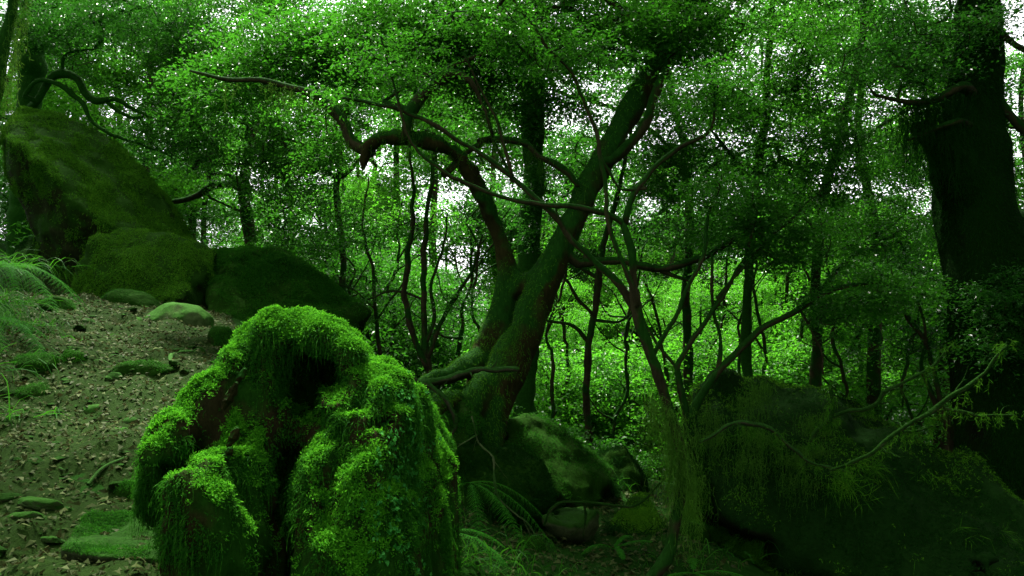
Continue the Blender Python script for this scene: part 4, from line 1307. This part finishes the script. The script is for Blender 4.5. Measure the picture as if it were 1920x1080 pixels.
# low bushes that fill the hollow beyond the rocks
BUSH = []
for k in range(4):
    r = np.random.default_rng(500 + k)
    sk = Skel()
    sk.path(*spline([np.array([0, 0, -.4]), np.array([.05, .05, .4]), np.array([.15 * r.normal(), .15 * r.normal(), 1.0])], [.03, .025, .012], .2))
    g = unit(r.normal(size=(300, 3))) * (r.random((300, 1)) ** .45) * np.array([1.1, 1.1, .85]) + np.array([0, 0, .95])
    g += .35 * np.stack([fbm(g * 1.4 + j * 9, 2, k + j) for j in range(3)], 1)
    sk.connect(g, .003, .25, sag=.08)
    e = empty('bush')
    b1 = build('stem', *sk.mesh(.003, 0), M['bark'], e)
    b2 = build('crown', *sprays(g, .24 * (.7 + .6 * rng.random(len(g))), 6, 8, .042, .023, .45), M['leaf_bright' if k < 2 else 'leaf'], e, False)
    BUSH.append([e, b1, b2, False])
for px, d, k, sz in [(1010, 9.0, 0, .8), (1080, 9.6, 1, 1.0), (1150, 9.2, 2, .9), (1220, 9.4, 0, 1.1), (1290, 9.0, 1, 1.0), (1370, 9.6, 2, 1.2), (1190, 11, 1, 1.3), (1060, 11.5, 2, 1.3), (1330, 11.5, 0, 1.4), (1450, 9.5, 1, 1.2), (1560, 9.8, 2, 1.2), (1260, 14, 1, 1.8), (1110, 14.5, 0, 1.8), (1420, 13, 2, 1.6)]:
    pr = BUSH[k]
    pr[3], first = True, not pr[3]
    e = pr[0]
    if not first:
        e = pr[0].copy(); col.objects.link(e)
        for o in pr[1:3]:
            c = o.copy(); col.objects.link(c); c.parent = e
    x, y = P(px, 540, d)[:2]
    e.location = (x, y, float(HN(x, y)))
    e.rotation_euler = (0, 0, rng.random() * 6.28)
    e.scale = (sz, sz, sz)
    tag(e, 'rounded yellow green bush on the floor of the bright clearing', 'bush', 'bushes in the clearing')
for px, d, sz in [(620, 10, 1.0), (700, 9.6, .9), (760, 10.5, 1.1), (850, 10, 1.0), (540, 10.5, 1.1), (920, 10.5, 1.2), (660, 13, 1.6), (800, 13.5, 1.6)]:
    pr = BUSH[3]
    pr[3], first = True, not pr[3]
    e = pr[0]
    if not first:
        e = pr[0].copy(); col.objects.link(e)
        for o in pr[1:3]:
            c = o.copy(); col.objects.link(c); c.parent = e
    x, y = P(px, 540, d)[:2]
    e.location = (x, y, float(HN(x, y)))
    e.rotation_euler = (0, 0, rng.random() * 6.28)
    e.scale = (sz, sz, sz)
    tag(e, 'leafy green bush behind the stump and the low boulder', 'bush', 'bushes behind the low boulder')
# the wood goes on behind and beside the photographer and shades the place
for x, y, k, sz in [(-7, -5, 6, 1.2), (0, -4.5, 3, 1.2), (4, -4, 6, 1.3), (7.5, -2, 7, 1.3), (9, 2, 6, 1.3), (8, 6, 7, 1.2), (-9, 2, 6, 1.2), (-8, 6, 4, 1.1), (2, -8, 7, 1.5), (-2, -9, 6, 1.5), (8, -7, 3, 1.5), (-9, -7, 7, 1.5), (12, 5, 6, 1.4), (12, -1, 4, 1.4), (-13, 0, 5, 1.4), (5.5, 1.0, 7, 1.2), (7, 3.5, 7, 1.1)]:
    e = plant_tree(960, 10, k, sz, 'shady tree of the wood around the hollow', 'trees around the hollow')
    e.location = (x, y, float(HN(x, y)))
for pr in PROTO:
    if not pr[3]:
        plant_tree(1250, 26, PROTO.index(pr), 1.0, 'tall tree filling the upper canopy behind the forked tree', 'tall canopy trees')


# ------------------------------------------------------------------ fallen branches, twigs, ferns, grass
def branch(name, label, cat, paths, mat, group=None, lich=0):
    parts = []
    for i, (x, d) in enumerate(paths):
        p, r = pxpath(x, d, .025, .04, i + len(label))
        parts.append(tube(p, r * .8, 8, .6, i))
        for k in range(4, len(p) - 2, 5):
            if rng.random() < .6:
                q = [p[k]]
                v = unit((p[k + 1] - p[k - 1])) * .6 + rng.normal(size=3) * .5
                for m in range(4):
                    v = unit(v + rng.normal(size=3) * .35)
                    q.append(q[-1] + v * .03 * (.6 + rng.random()))
                parts.append(tube(q, np.linspace(r[k] * .35, .0006, 5), 5, 0))
    V, Q = merge(parts)
    if lich:
        e = empty(name, parts[0][0][0])
        tag(e, label, cat, group)
        build('wood', V, Q, mat, e)
        pts = np.concatenate([pxpath(x, d, .03)[0] for x, d in paths])
        build('hanging_lichen_sprays', *beard(pts[rng.random(len(pts)) < .5], .03, lich, 4, .0035, .015), M['moss_olive'], e, False)
        return e
    o = build(name, V, Q, mat)
    return tag(o, label, cat, group)


branch('dead_branch', 'long pale lichened branch sweeping across the dark ridge', 'branch', [
    ([(1555, 882, 3), (1600, 868, 4.5), (1640, 846, 5), (1665, 822, 5), (1720, 792, 5), (1756, 776, 5), (1795, 744, 5), (1840, 708, 4), (1866, 668, 3.5), (1885, 640, 2)], 3.6),
    ([(1690, 812, 4), (1730, 806, 3), (1760, 790, 2)], 3.6), ([(1770, 765, 4), (1850, 775, 3), (1900, 770, 2)], 3.6)], M['twig_mid'], lich=.09)
branch('dead_branch', 'crooked lichened branch above the middle of the ridge', 'branch', [
    ([(1518, 830, 3), (1535, 802, 4.5), (1570, 783, 5), (1612, 774, 5), (1648, 756, 5), (1660, 738, 5), (1700, 716, 4), (1745, 684, 3.5), (1785, 640, 2)], 4.0),
    ([(1555, 790, 6), (1560, 760, 5), (1555, 720, 4)], 4.0)], M['twig_mid'], lich=.07)
branch('dead_branch', 'thin dark branch arching over the face of the ridge', 'branch', [
    ([(1310, 830, 4), (1380, 800, 5), (1440, 806, 5), (1490, 840, 4), (1530, 870, 3), (1600, 885, 2)], 4.3)], M['twig'], lich=.22)
branch('dead_branch', 'bare dead branch poking from the leaning tree over the stump', 'branch', [
    ([(755, 745, 6), (790, 722, 8), (850, 706, 8), (920, 692, 8), (950, 690, 7), (970, 694, 5)], 4.4),
    ([(800, 718, 6), (835, 750, 5), (850, 790, 5), (838, 830, 3)], 4.4), ([(790, 722, 5), (770, 700, 3), (750, 688, 2)], 4.4)], M['twig'])
branch('dead_branch', 'dead branch lying across the hollow behind the lichen', 'branch', [
    ([(1020, 985, 3), (1035, 955, 3.5), (1070, 940, 3.5), (1130, 945, 3.5), (1190, 950, 3), (1230, 915, 2.5), (1260, 880, 2)], 4.25),
    ([(1095, 945, 3), (1100, 980, 2.5), (1098, 1010, 2)], 4.25)], M['twig_mid'])
branch('bramble_stem', 'long pale stem trailing down from the leaning tree into the hollow', 'stem', [
    ([(885, 780, 2), (895, 830, 2), (920, 855, 3), (930, 900, 3), (945, 938, 2.5), (990, 975, 2.5), (1015, 1020, 2.5), (1040, 1050, 2.5), (1050, 1085, 2)], 4.2),
    ([(895, 815, 2), (870, 830, 1.5), (845, 850, 1)], 4.2), ([(980, 970, 1.5), (1000, 1030, 1.5), (1015, 1060, 1)], 4.2)], M['twig_pale'])
TW = [((165, 920), (240, 868), 4, 'straight grey stick lying on the path left of the stump'), ((210, 965), (260, 950), 4, 'short pale stick behind the wide slab'),
      ((0, 1005), (55, 985), 4, 'dark stick at the bottom left edge of the path'), ((80, 1015), (130, 1040), 4, 'broken grey stick in front of the wide slab'),
      ((90, 870), (120, 900), 3, 'short twig crossing the path near the flat pale stone'), ((60, 800), (110, 790), 3, 'thin twig near the left edge stone'),
      ((320, 690), (330, 672), 5, 'stubby pale stick standing by the long flat stone'), ((140, 1000), (95, 980), 3, 'curved twig left of the wide slab')]
for i, (a, b, r, lab) in enumerate(TW):
    A, da = hit(*a); B, db = hit(*b)
    A[2] += .012; B[2] += .02
    m = (A + B) / 2 + rng.normal(size=3) * .012
    p, rr = spline([A, m, B], [PX(r, da), PX(r, da), PX(r * .6, db)], .02)
    V, Q = tube(p, rr, 7, .3, i)
    tag(build('fallen_stick', V, Q, M['twig_pale']), lab, 'stick', 'sticks on the path')


def frond(base, dirv, L, rise, droop, wid, K=26):
    """rachis points and pinnae of one fern frond; each pinna carries its own small leaflets"""
    t = np.linspace(0, 1, K)
    dirv = unit(np.asarray(dirv, float))
    pts = base + dirv * (t * L)[:, None] + np.array([0, 0, 1.]) * (rise * t - droop * t * t)[:, None]
    tan = unit(np.gradient(pts, axis=0))
    side = unit(np.cross(tan, np.array([0, 0, 1.])))
    up = np.cross(side, tan)
    parts = [tube(pts, np.linspace(.0025, .0008, K), 4)]
    for sgn in (-1, 1):
        for i in range(3, K):
            ln = wid * math.sin(math.pi * min(1, .12 + .88 * (1 - t[i]) ** .8)) + .004
            pd = unit(side[i] * sgn + tan[i] * .45 - up[i] * .2 + rng.normal(size=3) * .06)
            m = max(4, int(ln / .007))
            u_ = (np.arange(m) + .5) / m
            c = pts[i] + pd * (u_ * ln)[:, None] - up[i] * (u_ ** 2 * ln * .25)[:, None]
            s2 = unit(np.cross(pd, up[i]))
            for s3 in (-1, 1):
                parts.append(leaves(c, np.tile(s2 * s3 + pd * .55, (m, 1)), np.tile(up[i], (m, 1)) + rng.normal(size=(m, 3)) * .2, .0105 * (1.25 - u_), .0065 * (1.2 - .6 * u_), .1, .1))
    return merge(parts)


def fern(px, py, d, fr, label, L=.4, name='fern', lift=0):
    b = P(px, py, d) if d else hit(px, py)[0]
    e = empty(name, b)
    tag(e, label, 'fern')
    for (dx, dy, ls, rise, droop) in fr:
        V, Q = frond(b, (dx, dy, 0), L * ls, rise * L, droop * L, .12 * L * ls)
        build('frond', V, Q, M['fern'], e, False)


fern(1150, 1030, 4.25, [(.9, -.3, .5, .35, .2), (.2, -1, .4, .3, .3), (-.8, -.3, .45, .35, .35), (.5, .5, .4, .4, .3)], 'small bright fern in the hollow left of the hanging lichen', .4)
fern(880, 905, 4.3, [(.6, -.7, 1, .1, .75), (.2, -1, 1, .15, .9), (.9, -.3, 1, .1, .8), (-.5, -.8, .9, .2, .8), (1, .1, .9, .2, .7)], 'drooping dark fern on the bank right of the stump', .5)
fern(830, 1000, 3.6, [(.8, -.6, 1, .3, .5), (-.2, -1, .9, .3, .55), (.2, -.9, 1, .35, .6), (1, .2, .8, .3, .5)], 'low fern in the dark grass at the foot of the stump', .35)
fern(1300, 1075, 3.9, [(.8, -.2, 1, .35, .5), (-.7, -.4, .9, .3, .5), (.2, .9, .9, .4, .5), (.3, -1, .9, .3, .5)], 'dark fern below the ridge near the lichen curtain', .35)
fern(-10, 505, 5.0, [(.9, -.5, 1.1, .3, .75), (.8, -.1, 1.0, .45, .85), (.5, -.9, 1.1, .2, .8), (1, .3, .9, .4, .8), (.2, -1, 1, .2, .9), (.9, -.8, .8, .5, .9)], 'bright fern arching over the path from the left bank', .6)
fern(-20, 600, 4.3, [(.9, -.4, 1, .3, .8), (.7, -.8, 1, .2, .9), (1, .1, .9, .3, .9), (.4, -1, 1, .3, 1.0)], 'darker fern hanging from the left bank below the bright fern', .5)


def blades(base, n, L, spread, lean=(0, 0, 0), W=.006):
    c = base + rng.normal(size=(n, 3)) * np.array([spread, spread, .0])
    d = unit(np.array([0, 0, 1.1]) + rng.normal(size=(n, 3)) * .5 + np.array(lean))
    ll = L * (.5 + .7 * rng.random(n))
    out = []
    cur = c
    K = 6
    w = W * (.7 + .6 * rng.random(n))
    nrm = unit(np.cross(d, rng.normal(size=(n, 3))))
    side = nrm
    V = []
    for j in range(K + 1):
        ww = (w * (1 - (j / K) ** 1.5) * .5 + .0002)[:, None]
        V += [cur - side * ww, cur + side * ww]
        d = unit(d + np.array([0, 0, -.28]) * (1 + .5 * j))
        cur = cur + d * (ll / K)[:, None]
    V = np.stack(V, 1)
    m = V.shape[1]
    F = []
    for j in range(K):
        F.append(np.array([2 * j, 2 * j + 1, 2 * j + 3, 2 * j + 2]))
    F = np.stack(F)[None] + (np.arange(n) * m)[:, None, None]
    return V.reshape(-1, 3), F.reshape(-1, 4)


g = []
for px, py, n, L, sp, ln in [(800, 1075, 60, .35, .08, (.3, -.2, 0)), (860, 1050, 60, .32, .1, (.4, -.2, 0)), (920, 1070, 40, .3, .1, (-.2, 0, 0)), (1000, 1075, 30, .22, .12, (0, 0, 0)),
                             (1180, 890, 50, .3, .1, (-.2, -.3, 0)), (1130, 910, 60, .28, .12, (.1, -.3, 0)), (1330, 1050, 40, .25, .12, (0, 0, 0)), (1250, 1060, 26, .2, .1, (0, 0, 0)), (960, 960, 40, .22, .12, (0, -.3, 0))]:
    g.append(blades(hit(px, py)[0], n, L, sp, ln))
for px, py, d, n, L, ln in [(10, 500, 5.6, 160, .5, (1.1, -.4, -.2)), (-20, 570, 4.8, 200, .5, (1.1, -.4, -.2)), (40, 610, 4.7, 90, .32, (.9, -.4, -.1)), (10, 690, 4.0, 160, .35, (.9, -.3, 0)), (80, 640, 4.6, 60, .22, (.6, -.3, 0)), (-20, 780, 3.5, 120, .3, (.8, 0, 0))]:
    g.append(blades(P(px, py, d), n * 2 // 3, L, .12, ln, .005))
V, Q = merge(g)
tag(build('grass', V, Q, M['grass'], smooth=False), 'long drooping grass on the left bank and in the hollow', 'grass', kind='stuff')
# leafy undergrowth along the edges of the clearing
c = []
for px, py, n, sp in [(1150, 880, 40, .35), (1060, 850, 30, .3), (1230, 905, 30, .3), (620, 620, 26, .35), (480, 590, 14, .3), (1000, 830, 20, .3)]:
    q = hit(px, py, 12)[0]
    k = q + rng.normal(size=(n, 3)) * np.array([sp, sp, 0])
    k[:, 2] = HN(k[:, 0], k[:, 1]) + .05 + .22 * rng.random(n)
    c.append(k)
c = np.concatenate(c)
x, y = rng.uniform(-7, 14, 900), rng.uniform(8, 22, 900)
k = np.stack([x, y, HN(x, y) + .1 + .5 * rng.random(900)], 1)
V, Q = merge([sprays(c, .12, 6, 6, .03, .016), sprays(k, .4, 7, 8, .06, .032)])
tag(build('undergrowth', V, Q, M['leaf'], smooth=False), 'low leafy undergrowth covering the forest floor beyond the rocks', 'undergrowth', kind='stuff')

# ------------------------------------------------------------------ light, sky, camera
SUN_EL, SUN_AZ = math.radians(63), math.radians(-22)      # azimuth from +Y towards +X: behind the wood, a little left
w = bpy.data.worlds.new('World')
sc.world = w
w.use_nodes = True
nt = w.node_tree
bg = nt.nodes['Background']
sky = nt.nodes.new('ShaderNodeTexSky')
sky.sky_type = 'NISHITA'
sky.sun_disc = False
sky.sun_elevation = SUN_EL
sky.sun_rotation = SUN_AZ
sky.air_density = 1.0
sky.dust_density = 3.0
hs = nt.nodes.new('ShaderNodeHueSaturation')
hs.inputs['Saturation'].default_value = .10
nt.links.new(sky.outputs[0], hs.inputs['Color'])
nt.links.new(hs.outputs[0], bg.inputs[0])
bg.inputs[1].default_value = 0.135
L = bpy.data.lights.new('sun', 'SUN')
L.energy = 5.0
L.angle = math.radians(5)
L.color = (1, .96, .86)
lo = bpy.data.objects.new('sun', L)
col.objects.link(lo)
sv = Vector((math.sin(SUN_AZ) * math.cos(SUN_EL), math.cos(SUN_AZ) * math.cos(SUN_EL), math.sin(SUN_EL)))
lo.rotation_euler = sv.to_track_quat('Z', 'Y').to_euler()
lo.location = sv * 40

cam = bpy.data.cameras.new('camera')
cam.lens = 28
cam.sensor_width = 36
cam.clip_start = .05
cam.clip_end = 1000
co = bpy.data.objects.new('camera', cam)
col.objects.link(co)
co.location = CAM
co.rotation_euler = (math.pi / 2 + PITCH, 0, 0)
sc.camera = co

vs = sc.view_settings
vs.view_transform = 'Standard'
vs.look = 'None'
vs.exposure = 2.05
vs.gamma = 1.0
cy = sc.cycles
cy.max_bounces = 5
cy.diffuse_bounces = 3
cy.glossy_bounces = 2
cy.transmission_bounces = 3
cy.transparent_max_bounces = 4
cy.caustics_reflective = False
cy.caustics_refractive = False
cy.sample_clamp_indirect = 4
cy.use_denoising = True
cy.denoiser = 'OPENIMAGEDENOISE'
cy.denoising_input_passes = 'RGB_ALBEDO_NORMAL'
cy.denoising_prefilter = 'ACCURATE'
